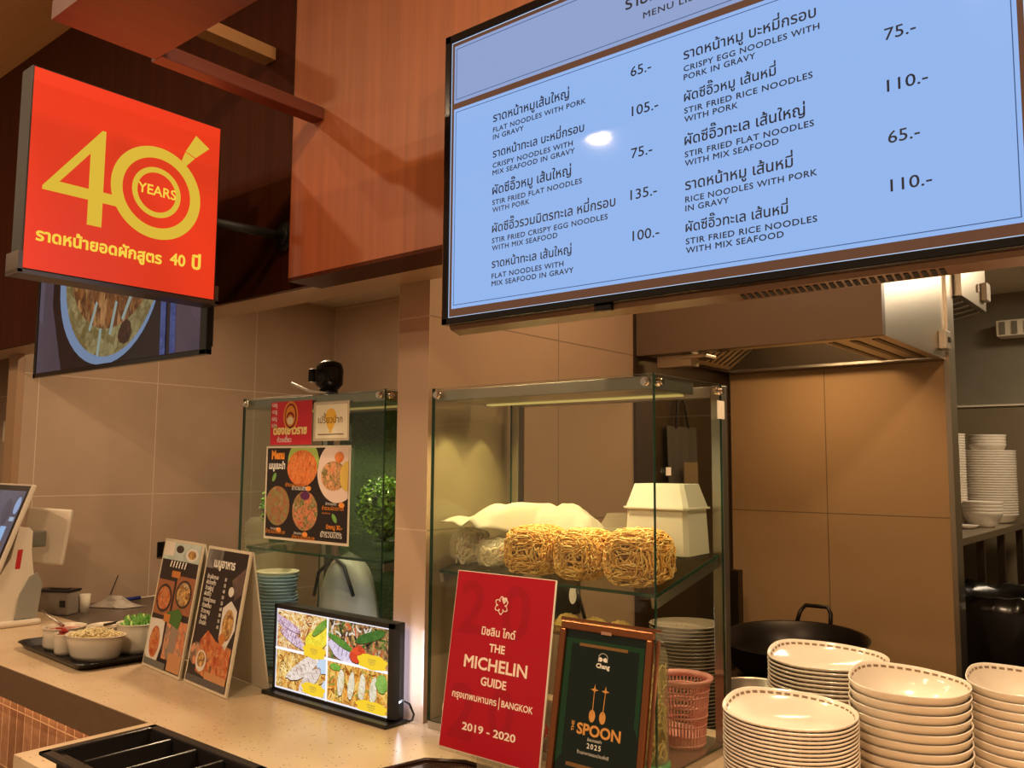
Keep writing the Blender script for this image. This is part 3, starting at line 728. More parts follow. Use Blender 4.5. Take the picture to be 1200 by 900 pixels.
def noodle_nest(cx, cy, R, seed, label):
    r = random.Random(seed); base = shz(cy - R[1] * .8)
    mb = MB(); cz = base + R[2] * .93
    for k in range(430):
        # each strand wanders in a slanting loop on or under the surface of the block
        ax = Vector((r.gauss(0, .55), r.gauss(0, .75), r.gauss(0, .5) + (.9 if k % 3 else 0))).normalized()
        u = ax.orthogonal().normalized(); v = ax.cross(u); ph = r.random() * 6.28; span = r.uniform(.9, 2.6)
        off = r.uniform(-.88, .88); rr = math.sqrt(max(.05, 1 - off * off)) * r.uniform(.90, 1.04); pts = []; w1 = r.uniform(9, 22); a1 = r.uniform(.025, .06); p1 = r.random() * 6; w2 = r.uniform(5, 13)
        N = int(16 + span * 15)
        for i in range(N):
            t = ph + span * i / (N - 1)
            d = u * math.cos(t) + v * math.sin(t)
            q = (d * (rr + a1 * math.sin(w1 * t + p1)) + ax * (off + a1 * 1.6 * math.sin(w2 * t)))
            # superellipsoid: a soft block rather than a ball
            q = Vector([math.copysign(abs(c) ** .64, c) for c in q])
            p = Vector((q.x * R[0], q.y * R[1], q.z * R[2]))
            zz = cz + p.z; fl = shz(cy + p.y) + .0025
            if cy + p.y > 1.6575: zz = max(zz, fl + r.uniform(0, .001))
            yy = max(cy + p.y, 1.6485); pts.append((min(cx + p.x, -.9625), yy if yy > 1.6575 else min(yy, 1.652), zz))
        mb.tube(pts, .00165, 5, mi=k % 3)
    lump(mb, (cx, cy, cz), (R[0] * .8, R[1] * .78, R[2] * .8), seed, mi=3, flat=lambda y: shz(y) + .003)  # darker core paints shade into the gaps between strands
    for k in range(60):
        # short fuzzy waves on top
        x = r.uniform(-.8, .8); y = r.uniform(-.8, .8); an = r.random() * 6.28; pts = []
        for i in range(16):
            s_ = (i - 8) * .006; xx = x * R[0] + math.cos(an) * s_ + math.sin(an) * .004 * math.sin(i * 1.2); yy = y * R[1] + math.sin(an) * s_ + math.cos(an) * .004 * math.sin(i * 1.2)
            xx = max(-R[0] * .97, min(R[0] * .97, xx)); yy = max(-R[1] * .97, min(R[1] * .97, yy))
            h = max(0, 1 - (abs(xx) / R[0]) ** 2.4 - (abs(yy) / R[1]) ** 2.4) ** .5
            pts.append((min(cx + xx, -.9625), max(cy + yy, 1.660), max(shz(max(cy + yy, 1.66)) + .004, cz + R[2] * h * .98 + .003 * math.sin(i * 1.7 + k))))
        mb.tube(pts, .0018, 5, mi=k % 2)
    o = obj('noodle_nest', mb, [nood, nood2, nood3, nood4], loc=(cx, cy, base)); tag(o, label, 'noodles', 'egg noodle nests on the glass shelf'); return o
noodle_nest(-1.346, 1.738, (.075, .071, .062), 3, 'yellow egg noodle nest beside the white cloth, left one of the three')
noodle_nest(-1.198, 1.734, (.063, .070, .062), 4, 'yellow egg noodle nest between the two other nests on the shelf')
noodle_nest(-1.046, 1.730, (.072, .068, .066), 5, 'yellow egg noodle nest by the front corner of the case, right one of the three')

# clear bags of white noodles under a white cloth
flr = lambda y: shz(y) + .001
for k, (x, lab) in enumerate(((-1.574, 'clear bag of white rice noodles at the left end of the glass shelf'), (-1.484, 'clear bag of white rice noodles under the cloth, next to the egg noodles'))):
    r = random.Random(40 + k); t = thing('noodle_bag', (x, 1.735, shz(1.70)), lab, 'bag', 'bags of white noodles under the cloth')
    mb = MB()
    for q in range(80):
        an = r.random() * 6.28; pts = []; zc = r.uniform(.008, .066 - .018 * k); rr = r.uniform(.3, 1) * math.sqrt(max(.1, 1 - ((zc - .03) / .06) ** 2)); l = r.uniform(.8, 2.4); w = r.uniform(-.012, .012)
        for i in range(12):
            a = an + l * i / 11
            yy = 1.735 + math.sin(a) * .052 * rr; pts.append((x + math.cos(a) * .036 * rr, yy, shz(yy) + .004 + zc + w * math.sin(i * .9)))
        mb.tube(pts, .0022, 5)
    obj('noodles', mb, mat('white rice noodle', (236, 222, 196), .35, sss=.2), t)
    obj('bag_film', lump(MB(), (x, 1.735, shz(1.735) + .044 - .010 * k), (.042, .062, .048 - .010 * k), 5 + k, amp=.16, fr=9, flat=flr), glass_mat('milky bag film', (.95, .93, .88), .1, 1.6, .26), t)
# draped cloth
rows = []
fx = [-1.638 + .010, -1.60, -1.55, -1.50, -1.46, -1.43, -1.385, -1.35, -1.31]
def cloth(u, v):
    # u along x 0..1, v from front hem to back 0..1
    x = -1.622 + .358 * u
    hem = [1.432, 1.428, 1.424, 1.432, 1.412, 1.392, 1.392, 1.398, 1.408, 1.412, 1.394]
    rid = [1.436, 1.442, 1.452, 1.474, 1.477, 1.472, 1.470, 1.480, 1.470, 1.450, 1.426]
    def ip(a, t): t *= len(a) - 1; i = min(int(t), len(a) - 2); f_ = t - i; f_ = f_ * f_ * (3 - 2 * f_); return a[i] * (1 - f_) + a[i + 1] * f_
    h0, h1 = ip(hem, u), ip(rid, u)
    if v < .45: t = v / .45; z = h0 + (h1 - h0) * math.sin(t * PI / 2)
    else: t = (v - .45) / .55; z = h1 - (h1 - 1.375) * t ** 2.2
    y0_ = 1.664 + .172 * min(1, max(0, (u - .40) / .12)); y = y0_ + (1.965 - y0_) * v
    z += .016 * abs(noise.noise(Vector((u * 6 + v * 2, v * 3 - u * 2, 1.3)))) + .003 * math.sin(u * 21 + v * 6) * (1 - v)
    if u > .94: z -= (u - .94) * .5 * (1 - v)
    return (x, max(y, 1.652), z)
for i in range(25): rows.append([cloth(j / 48, i / 24) for j in range(49)])
cl = obj('cloth', MB().grid(rows), mat('white cloth', (180, 168, 144), .8, sss=.1), loc=(-1.43, 1.78, 1.40)); tag(cl, 'white cloth draped over the noodle bags on the glass shelf', 'cloth')
sm = cl.modifiers.new('thick', 'SOLIDIFY'); sm.thickness = .0015

# translucent take-away boxes
frost = mat('frosted white plastic', (226, 218, 200), .38, sss=.3, trans=.25)
def frustum(mb, c, yaw, a0, b0, z0, a1, b1, z1, mi=0):
    u = Vector((math.cos(yaw), math.sin(yaw), 0)); v = Vector((-u.y, u.x, 0)); c = Vector(c)
    def ringp(a, b, z, ch=.16):
        k = min(a, b) * ch; return [c + u * x + v * y + Vector((0, 0, z)) for x, y in ((-a + k, -b), (a - k, -b), (a, -b + k), (a, b - k), (a - k, b), (-a + k, b), (-a, b - k), (-a, -b + k))]
    A, B = ringp(a0, b0, z0), ringp(a1, b1, z1); n = 8
    return mb.add(A + B, [tuple(range(n))[::-1], tuple(range(n, 2 * n))] + [(i, (i + 1) % n, n + (i + 1) % n, n + i) for i in range(n)], mi)
bx = thing('takeaway_box', (-1.04, 1.89, shz(1.85)), 'tall frosted white takeaway box standing behind the egg noodles', 'box')
zb = shz(1.971) + .001; yw = .05
obj('base', frustum(MB(), (-1.064, 1.890, zb), yw, .086, .066, 0, .080, .062, .108), frost, bx)
obj('rim', frustum(MB(), (-1.064, 1.890, zb), yw, .088, .070, .108, .088, .070, .112), frost, bx)
obj('lid', frustum(MB(), (-1.064, 1.890, zb), yw, .084, .064, .112, .066, .05, .168), frost, bx)
lb = thing('clear_lid', (-1.19, 1.90, shz(1.88)), 'clear domed plastic lid lying behind the middle egg noodle nest', 'lid')
z2 = shz(1.965) + .001
obj('dome', frustum(frustum(MB(), (-1.214, 1.915, z2), .05, .046, .045, 0, .044, .043, .05), (-1.214, 1.915, z2), .05, .044, .043, .05, .028, .026, .09), M['clear_pl'], lb)
obj('rim', frustum(MB(), (-1.214, 1.915, z2), .05, .048, .048, .046, .048, .048, .050), M['clear_pl'], lb)

# --- things on the floor of the right case
FL = .9218
bk = thing('pink_basket', (-1.035, 1.905, FL), 'pink plastic basket with slits, on the floor of the noodle case', 'basket')
pink = mat('pink plastic', (246, 164, 154), .4)
mb = MB(); r0, r1, H = .052, .064, .158
NB = 44
for k in range(NB):
    a = 2 * PI * k / NB; pts = [(-1.035 + math.cos(a) * (r0 + (r1 - r0) * t), 1.905 + math.sin(a) * (r0 + (r1 - r0) * t), FL + .004 + (H - .012) * t) for t in (0, 1)]
    mb.tube(pts, .0019, 5, caps=False)
for t, rr in ((.02, .003), (.16, .0022), (.32, .0022), (.46, .003), (.62, .0022), (.78, .0022), (.86, .003)):
    R = r0 + (r1 - r0) * t; mb.tube([(-1.035 + math.cos(2 * PI * k / 44) * R, 1.905 + math.sin(2 * PI * k / 44) * R, FL + .004 + (H - .012) * t) for k in range(44)], rr, 6, closed=True)
mb.lathe([(.001, .0), (r0, .0), (r0 + .002, .030), (r0 - .001, .030), (r0 - .003, .004), (.001, .004)], (-1.035, 1.905, FL), 44)
obj('body', mb, pink, bk)
obj('rim', MB().lathe([(r1 - .003, H - .014), (r1 + .003, H - .014), (r1 + .010, H - .004), (r1 + .010, H), (r1 - .003, H - .001)], (-1.035, 1.905, FL), 44, close=True), pink, bk)

jr = thing('noodle_jar', (-1.008, 1.712, FL), 'clear upright jar packed with pale noodles, in the front corner of the noodle case', 'jar')
mb = MB(); r = random.Random(9)
for k in range(120):
    a = r.random() * 6.28; z = r.uniform(.02, .21); pts = []; l = r.uniform(-2, 2); rr = r.uniform(.028, .034); zz = r.uniform(-.05, .05)
    for i in range(11):
        t = a + l * i / 10; pts.append((-1.008 + math.cos(t) * rr, 1.712 + math.sin(t) * rr, FL + min(.225, max(.012, z + zz * i / 10 + .006 * math.sin(i * 1.4 + k)))))
    mb.tube(pts, .0019, 5)
obj('noodles', mb, mat('pale dry noodle', (222, 196, 112), .4), jr)
obj('core', MB().lathe([(.001, .012), (.027, .012), (.027, .215), (.001, .222)], (-1.008, 1.712, FL), 24), mat('pale noodle core', (176, 148, 80), .6), jr)
obj('glass_body', MB().lathe([(.034, .008), (.0385, .02), (.0385, .235), (.033, .256), (.001, .262)], (-1.008, 1.712, FL), 36), M['clear_pl'], jr)
obj('base_cap', MB().lathe([(.001, 0), (.042, 0), (.043, .012), (.001, .012)], (-1.008, 1.712, FL), 36), mat('green plastic', (60, 150, 84), .35), jr)

# eggs / garlic heads piled at the left end
gm = mat('pinkish brown eggshell', (214, 160, 118), .5, var=.08, vscale=40)
EG = [(-1.594, 1.690, 0), (-1.538, 1.690, 0), (-1.590, 1.746, 0), (-1.534, 1.746, 0), (-1.570, 1.702, .038), (-1.560, 1.756, .040), (-1.565, 1.728, .082), (-1.566, 1.728, .128)]
names = ['bottom left, nearest the case corner', 'bottom right, behind the red plaque', 'bottom row behind the corner egg', 'bottom row at the back right', 'second layer, left', 'second layer, right', 'third layer', 'top of the pile']
eb = MB().lathe([(.001, -.021), (.012, -.0185), (.0225, -.009), (.0262, .001), (.0225, .012), (.013, .0215), (.001, .0255)], (0, 0, 0), 28)
e0 = None
for i, (x, y, z) in enumerate(EG):
    if e0 is None: e0 = obj('egg', eb, gm); o = e0
    else: o = e0.copy(); COL.objects.link(o)
    o.location = (x, y, FL + .0270 + z * 1.16); o.rotation_euler = (1.3 + .2 * i, .4 * i, .9 * i)
    tag(o, 'brown egg at the left end of the noodle case, %s' % names[i], 'egg', 'pile of brown eggs in the noodle case')

# grey plates on the low table behind the case
def plate_mb(R, H, fy, n=64):
    return MB().lathe([(.001, .002), (R * .55, .002), (R * .6, .0), (R * .63, .003), (R * .98, H), (R, H + .001), (R * .985, H + .003), (R * .62, .0065), (.001, .0055)], (0, 0, 0), n, fy=fy)
gp = obj('plate', plate_mb(.105, .02, .86), mat('grey-beige glazed plate', (146, 134, 114), .22, coat=.3)); g0 = gp
for i in range(33):
    o = gp if i == 0 else g0.copy()
    if i: COL.objects.link(o)
    o.location = (-1.215 + .0006 * math.sin(i * 2.3), 2.262, .8002 + i * .0098); o.rotation_euler = (0, 0, .69 + .01 * math.sin(i))
    tag(o, 'topmost grey plate of the stack behind the noodle case, above the pink basket' if i == 32 else 'grey plate under the topmost one in the stack behind the noodle case', 'plate', 'grey plates behind the noodle case')

# packets, lemon-yellow pastries and tomatoes seen behind the green framed notice
ym = mat('pale yellow dough', (232, 196, 110), .5, var=.1, vscale=30)
TH = .274
for i, (x, y, z) in enumerate(((-1.33, 1.735, .0), (-1.25, 1.735, .0), (-1.17, 1.735, .0), (-1.10, 1.735, 0))):
    t = thing('dough_parcel', (x, y, FL), ['pale yellow dough parcel beside the red plaque, lowest of its row', 'pale yellow dough parcel above the left corner of the green notice', 'pale yellow dough parcel above the middle of the green notice', 'pale yellow dough parcel above the right corner of the green notice'][i], 'dough parcel', 'yellow dough parcels on a tray')
    rows = []
    for a in range(13):
        row = []
        for b in range(25):
            s_ = b / 24 * 2 - 1; th_ = PI * a / 12; w = (1 - abs(s_) ** 2.2) ** .5 if abs(s_) < 1 else 0
            row.append((x + s_ * .036, y - math.cos(th_) * .024 * w, FL + TH + (math.sin(th_) ** .8) * .026 * w * (1 + .15 * math.sin(b * 1.6))))
        rows.append(row)
    obj('parcel_body', MB().grid(rows), ym, t)
    obj('crimp', MB().tube([(x + math.cos(q * PI / 12) * .036, y - .025 * math.sin(q * PI / 12) - .002, FL + TH + .0015 + .002 * (q % 2)) for q in range(13)], .0025, 6), ym, t)
tr = thing('tiered_tray', (-1.26, 1.73, FL), 'raised wooden tray of dough parcels behind the green notice', 'tray')
obj('tray_board', MB().box(-1.37, -1.062, 1.665, 1.785, FL + TH - .0105, FL + TH - .0005, b=.003), mat('tray wood', (150, 110, 66), .5), tr)
for x in (-1.36, -1.072):
    for y in (1.675, 1.775): obj('leg', MB().box(x - .006, x + .006, y - .006, y + .006, FL, FL + TH - .0106), mat('tray leg wood', (130, 92, 56), .5), tr)
tm = mat('red tomato skin', (196, 44, 28), .2); gs = mat('green stem', (60, 110, 40), .5)
for i, (x, y, z, lb_) in enumerate(((-1.37, 1.685, .024, 'red tomato low behind the right edge of the red plaque'), (-1.31, 1.69, .024, 'red tomato behind the green notice, next to another tomato'))):
    t = thing('tomato', (x, y, FL), lb_, 'tomato', 'tomatoes under the tray')
    obj('tomato_body', MB().lathe([(.001, -.021), (.014, -.022), (.026, -.012), (.028, .004), (.02, .019), (.008, .021), (.001, .017)], (x, y, FL + z), 28), tm, t)
    st = MB()
    for k in range(5): a = k * 1.256; st.tube([(x, y, FL + z + .018), (x + math.cos(a) * .008, y + math.sin(a) * .008, FL + z + .0215), (x + math.cos(a) * .016, y + math.sin(a) * .016, FL + z + .020)], [.002, .002, .0008], 5)
    obj('stem', st, gs, t)

# black plaque on the partition, seen through the case
pl = thing('wall_tablet', (-1.66, 2.25, 1.2), 'small black plaque with a pale mark on the partition wall, seen under the noodles', 'plaque')
obj('board', MB().box(-1.6688, -1.658, 2.17, 2.37, 1.10, 1.24, b=.002), M['black'], pl)
obj('pale_mark', MB().disc((-1.6572, 2.325, 1.165), (0, 1, 0), (0, 0, 1), .022, .03), M['paper'], pl)
obj('stylus', MB().tube([(-1.655, 2.345, 1.18), (-1.65, 2.36, 1.13), (-1.648, 2.385, 1.07)], .006, 8), M['black'], pl)

# ------------------------------------------------------------------ posters on the left case
py = 1.6475
def food_disc(mb, c, a, b, n=40, mi=0): return mb.disc(c, X, Z, a, b, n, mi)
rp = thing('red_poster', (-2.267, py, 1.71), 'red square poster with an orange oval face badge, at the top of the left case', 'poster')
obj('sheet', MB().box(-2.374, -2.161, py - .0008, py, 1.642, 1.780), mat('crimson print', (214, 40, 56), .35), rp)
q = lambda k: py - .0008 - .0004 * k
bd = MB().disc((-2.268, q(1), 1.739), X, Z, .039, .041 * 1.4, 40, 0); 
bd = MB(); bd.disc((-2.268, q(1), 1.733), X, Z, .038, .047, 40, 0); bd.disc((-2.268, q(2), 1.733), X, Z, .031, .040, 40, 1); bd.disc((-2.268, q(3), 1.733), X, Z, .025, .033, 40, 0)
bd.ring((-2.268, q(4), 1.724), X, Z, .014, .022, 24, 1, .2, PI - .2); bd.disc((-2.268, q(4), 1.718), X, Z, .016, .013, 30, 2)
obj('badge', bd, [mat('orange print', (240, 150, 50), .4), mat('dark red print', (150, 30, 30), .4), mat('cream print', (240, 220, 180), .4)], rp)
tl = MB(); letter(tl, 'ต๋องเยาวราช', (-2.358, q(2), 1.676), X, Z, width=.175, bold=.05)
obj('title_lettering', tl, mat('pale yellow print', (255, 232, 150), .4), rp)
ts = MB(); letter(ts, 'ก๋วยเตี๋ยว', (-2.335, q(2), 1.651), X, Z, width=.075, bold=.02)
for k in range(4): letter(ts, 'เมนู', (-2.366, q(2), 1.765 - .022 * k), X, Z, width=.026, bold=.02)
obj('small_lettering', ts, mat('white print', (245, 235, 225), .4), rp)

wp = thing('logo_card', (-2.067, py, 1.71), 'white square card with a yellow balloon logo, beside the red poster', 'card')
obj('sleeve', MB().box(-2.152, -1.984, py - .0006, py, 1.652, 1.771, b=.0002), M['acrylic_edge'], wp)
obj('sheet', MB().box(-2.141, -1.993, py - .0012, py - .0006, 1.660, 1.762), mat('bright white card', (255, 246, 214), .5), wp)
bl = MB(); q = lambda k: py - .0012 - .0004 * k
pts = [(-2.068 + .026 * math.cos(a) * (1 - .35 * max(0, -math.sin(a))), q(1), 1.722 + (.028 if math.sin(a) > 0 else .040) * math.sin(a)) for a in [2 * PI * k / 40 for k in range(40)]]
bl.poly(pts); bl.box(-2.074, -2.062, q(1) - .0001, q(1), 1.677, 1.682)
obj('logo', bl, mat('yellow logo print', (244, 190, 70), .5), wp)
tl = MB(); letter(tl, 'เปรี้ยวปาก', (-2.128, q(2), 1.706), X, Z, width=.115, bold=.005); obj('caption_line', MB().box(-2.128, -2.006, q(2), q(2) + .0001, 1.6705, 1.673), mat('brown caption print', (120, 80, 50), .5), wp)
obj('lettering', tl, mat('brown print', (120, 80, 50), .5), wp)

mp_ = thing('menu_poster', (-2.181, py, 1.343), 'large dark poster of four dishes stuck on the left glass case', 'poster')
xa, xb, za, zb_ = -2.392, -1.972, 1.344, 1.638
obj('border', MB().box(xa, xb, py - .0006, py, za, zb_), mat('silver poster border', (220, 205, 180), .4), mp_)
obj('sheet', MB().box(xa + .008, xb - .008, py - .0011, py - .0006, za + .008, zb_ - .006), mat('dark brown print', (38, 26, 22), .35), mp_)
q = lambda k: py - .0011 - .0004 * k
def uv(u, v): return (xa + u * (xb - xa), zb_ - v * (zb_ - za))
def pdisc(u, v, a, b, k, name, m, crop=True):
    cx, cz = uv(u, v); W = xb - xa; H_ = zb_ - za
    pts = clip(ell(cx, cz, a * W, b * H_), xa + .008, xb - .008, za + .008, zb_ - .006)
    obj(name, MB().poly([(x, q(k), z) for x, z in pts]), m, mp_)
F1 = food_mat('orange noodles print', [(150, 60, 24), (226, 112, 48), (240, 150, 80), (120, 60, 30)], 110, stretch=(1.8, 1, .6))
F2 = food_mat('pale dish print', [(220, 110, 60), (236, 170, 120), (120, 110, 50), (236, 200, 150)], 80)
F3 = food_mat('brown salad print', [(120, 76, 50), (176, 110, 76), (140, 140, 80), (206, 150, 110)], 100)
F4 = food_mat('mixed salad print', [(190, 70, 50), (226, 140, 100), (90, 110, 50), (240, 190, 150)], 90, seed=2)
LG = mat('lettuce print', (168, 190, 90), .4); PLT = mat('pink-white plate print', (232, 206, 190), .4); LIME = mat('lime print', (222, 186, 86), .4); PUR = mat('purple print', (96, 40, 84), .4)
pdisc(.465, .165, .185, .235, 1, 'dish_photo', LG); pdisc(.455, .235, .178, .19, 2, 'dish_photo', F1)
pdisc(.86, .27, .225, .31, 1, 'dish_photo', PLT); pdisc(.82, .31, .14, .15, 2, 'dish_photo', F2); pdisc(.88, .12, .05, .055, 3, 'dish_photo', F1); pdisc(.97, .31, .075, .15, 4, 'lime_photo', LIME)
pdisc(.165, .64, .15, .21, 1, 'dish_photo', F3)
pdisc(.50, .68, .15, .205, 1, 'dish_photo', F4); pdisc(.50, .52, .055, .045, 2, 'onion_photo', PUR)
for u, v in ((.535, .445), (.19, .895), (.51, .92), (.915, .60)): pdisc(u, v, .032, .026, 1, 'price_spot', mat('orange price spot', (240, 150, 60), .4))
for u, v, an in ((.115, .335, -.6), (.84, .735, .7)):
    cx, cz = uv(u, v); c_, s_ = math.cos(an), math.sin(an)
    obj('leaf_print', MB().poly([(cx + .008 * math.cos(a) * c_ - .016 * math.sin(a) * s_, q(1), cz + .008 * math.cos(a) * s_ + .016 * math.sin(a) * c_) for a in [2 * PI * k / 20 for k in range(20)]]), mat('green leaf print', (120, 170, 80), .4), mp_)
om = mat('orange lettering print', (246, 150, 50), .4)
cx, cz = uv(.075, .135); obj('title_lettering', letter(MB(), 'Menu', (cx, q(2), cz), X, Z, width=.068, height=.026, bold=.06), om, mp_)
cx, cz = uv(.80, .845); obj('dish_lettering', letter(MB(), 'ปีกหมู 30.-', (cx - .02, q(2), cz), X, Z, width=.075, bold=.02), om, mp_)
for u, v, w in ((.03, .935, .1), (.36, .975, .11), (.70, .655, .1), (.70, .695, .04), (.26, .43, .1)): cx, cz = uv(u, v); obj('dish_lettering', letter(MB(), 'ยำรวมมิตรทะเล', (cx, q(2), cz), X, Z, width=w), om, mp_)
wm2 = mat('white lettering print', (245, 238, 225), .4)
cx, cz = uv(.045, .245); obj('title_lettering', letter(MB(), 'เมนูแนะนำ', (cx, q(2), cz), X, Z, width=.085, height=.022, bold=.03), wm2, mp_)
for u, v, w in ((.09, .895, .04), (.38, .925, .04), (.74, .605, .05), (.34, .465, .075), (.69, .93, .1)): cx, cz = uv(u, v); obj('dish_lettering', letter(MB(), 'ยำรวมมิตร', (cx, q(2), cz), X, Z, width=w), wm2, mp_)
cx, cz = uv(.70, .88); obj('divider_line', MB().box(cx, cx + .09, q(2) - .0001, q(2), cz, cz + .0015), wm2, mp_)
# ------------------------------------------------------------------ inside and around the left case
tf = obj('turf_panel', MB().box(-2.50, -1.80, 2.035, 2.05, .90, 1.79), mat('turf backing', (46, 66, 30), .9), loc=(-2.15, 2.04, .9)); tag(tf, 'panel of dark green artificial turf behind the left glass case', 'turf panel')
def blades():
    mb = MB(); r = random.Random(21)
    for k in range(15000):
        x = r.uniform(-2.49, -1.805); z = r.uniform(.92, 1.785)
        if x < -2.40 and z > 1.4: continue
        l = r.uniform(.006, .013); an = r.random() * 6.28; w = .0011; d = Vector((math.cos(an) * .6, -.8, math.sin(an) * .6 + .3)) * l; s_ = Vector((-math.sin(an), 0, math.cos(an))) * w
        p = Vector((x, 2.0348, z)); mb.add([p - s_, p + s_, p + d], [(0, 1, 2)], 0 if r.random() < .6 else 1)
    return mb
o = obj('turf_blade', blades(), [mat('turf green', (70, 102, 40), .6), mat('turf light green', (98, 126, 50), .6)], tf); o['kind'] = 'stuff'

leafm = [mat('bright green leaf', (140, 190, 64), .45, sss=.1), mat('mid green leaf', (96, 150, 48), .45), mat('dark green leaf', (40, 76, 26), .5)]
def bush(cx, cy, z0, R, n, seed, label):
    t = thing('potted_plant', (cx, cy, z0), label, 'plant')
    r = random.Random(seed)
    obj('pot', MB().lathe([(.001, 0), (.028, 0), (.034, .03), (.03, .03), (.026, .006), (.001, .006)], (cx, cy, z0), 24), leafm[2], t)
    st = MB(); lf = MB()
    for k in range(46):
        d = Vector((r.gauss(0, 1), r.gauss(0, 1), abs(r.gauss(.3, .8)))).normalized(); tip = Vector((cx, cy, z0 + .05)) + Vector((d.x * R[0], d.y * R[1], d.z * R[2] + .02)) * r.uniform(.7, 1)
        tip.x = min(max(tip.x, -2.51), -1.85); tip.y = max(tip.y, 1.67)
        st.tube([(cx, cy, z0 + .03), tuple((Vector((cx, cy, z0 + .04)) * .5 + tip * .5)), tuple(tip)], [.002, .0015, .001], 4)
    for k in range(n):
        d = Vector((r.gauss(0, 1), r.gauss(0, 1), r.gauss(.1, .9))).normalized(); rr = r.uniform(.45, 1.02)
        p = Vector((cx, cy, z0 + .05 + R[2] * .55)) + Vector((d.x * R[0], d.y * R[1], d.z * R[2] * .62)) * rr
        if p.z < z0 + .014 or p.y < 1.669 or p.x < -2.512 or p.x > -1.853: continue
        a = Vector((r.gauss(0, 1), r.gauss(0, 1), r.gauss(0, .7))).normalized(); b = a.orthogonal().normalized(); l = r.uniform(.007, .012); nrm = a.cross(b) * l * .25
        lf.add([p - a * l, p - b * l * .5 + nrm, p + a * l, p + b * l * .5 + nrm], [(0, 1, 2), (0, 2, 3)], r.choice((0, 0, 1, 1, 2)))
    obj('stem', st, leafm[2], t)
    o = obj('foliage', lf, leafm, t); o['kind'] = 'stuff'
bush(-1.925, 1.740, 1.327, (.085, .075, .145), 2600, 5, 'bushy green plant at the right end of the left glass case')
bush(-2.455, 1.745, 1.322, (.055, .06, .13), 900, 6, 'bushy green plant at the left end of the left glass case')

# clear lids stacked behind the left case
ls = thing('lid_stack', (-2.72, 1.90, .885), 'tall stack of clear ribbed plastic lids left of the left glass case', 'lids')
mb = MB()
prof = []
for k in range(34): prof += [(.088, .008 + k * .014), (.093, .014 + k * .014), (.088, .020 + k * .014)]
prof = [(.001, .0), (.085, .0)] + prof + [(.07, .50), (.001, .505)]
obj('lids', mb.lathe(prof, (-2.72, 1.90, .886), 40), M['clear_pl'], ls)

# blue-rimmed plates and a bag on the floor of the left case
bp = obj('plate', plate_mb(.073, .022, .9), mat('blue-grey glazed plate', (150, 172, 186), .22, coat=.3)); b0 = bp
wpm = plate_mb(.073, .022, .9)
for i in range(27):
    if i == 26: o = obj('plate', wpm, mat('cream glazed plate', (236, 220, 190), .2))
    elif i == 0: o = bp
    else: o = b0.copy(); COL.objects.link(o)
    o.location = (-2.450 + .0008 * math.sin(i * 1.9), 1.747, .922 + i * .0108); o.rotation_euler = (0, 0, .4 * math.sin(i * .8))
    tag(o, 'cream plate on top of the blue-grey stack in the left case' if i == 26 else 'blue-grey plate in the stack behind the menu tents, inside the left case', 'plate', 'plates in the left glass case')
bg = thing('grey_bag', (-2.27, 1.88, .921), 'rounded pale grey bag standing behind the plates in the left case', 'bag')
rows = []
for i in range(21):
    t = i / 20; row = []
    w = .15 * (1 - t ** 2.6) ** .5 if t < 1 else 0
    for j in range(33):
        a = 2 * PI * j / 32; row.append((-2.275 + .03 * t - .03 * t * t + math.cos(a) * w * (1 + .03 * math.sin(5 * a + t * 4)), 1.900 + math.sin(a) * min(.055, w * .6) * (1 + .05 * math.sin(7 * a)), .9275 + .36 * t + .004 * math.sin(3 * a)))
    rows.append(row)
obj('bag_body', MB().grid(rows), mat('pale grey plastic', (170, 162, 148), .4, sss=.1), bg)
obj('handle', MB().tube([(-2.40, 1.86, 1.14), (-2.36, 1.845, 1.22), (-2.30, 1.86, 1.275), (-2.235, 1.85, 1.25), (-2.18, 1.845, 1.16)], .006, 8), M['black_matte'], bg)

# webcam on top of the left case
wc = thing('camera_unit', (-2.225, 1.75, 1.80), 'black rounded camera standing on top of the left glass case', 'camera')
obj('body', MB().lathe([(.001, .02), (.03, .02), (.05, .04), (.052, .085), (.044, .108), (.02, .118), (.001, .119)], (-2.225, 1.76, 1.799), 36, fx=1, fy=.8), M['black'], wc)
for s_ in (-1, 1): obj('ear', MB().obox((-2.225 + s_ * .042, 1.735, 1.868), (1, 0, 0), (0, 1, 0), (0, 0, 1), .014, .018, .022, bev=.006), M['black'], wc)
obj('lens_ring', MB().ring((-2.215, 1.717, 1.868), X, Z, .024, .03, 30), M['steel_dark'], wc)
obj('foot', MB().cyl((-2.225, 1.76, 1.7955), (-2.225, 1.76, 1.822), .03, 24), M['black'], wc)
obj('cable', MB().tube([(-2.205, 1.735, 1.808), (-2.25, 1.70, 1.815), (-2.315, 1.68, 1.842)], .0045, 8), M['white_pl'], wc)
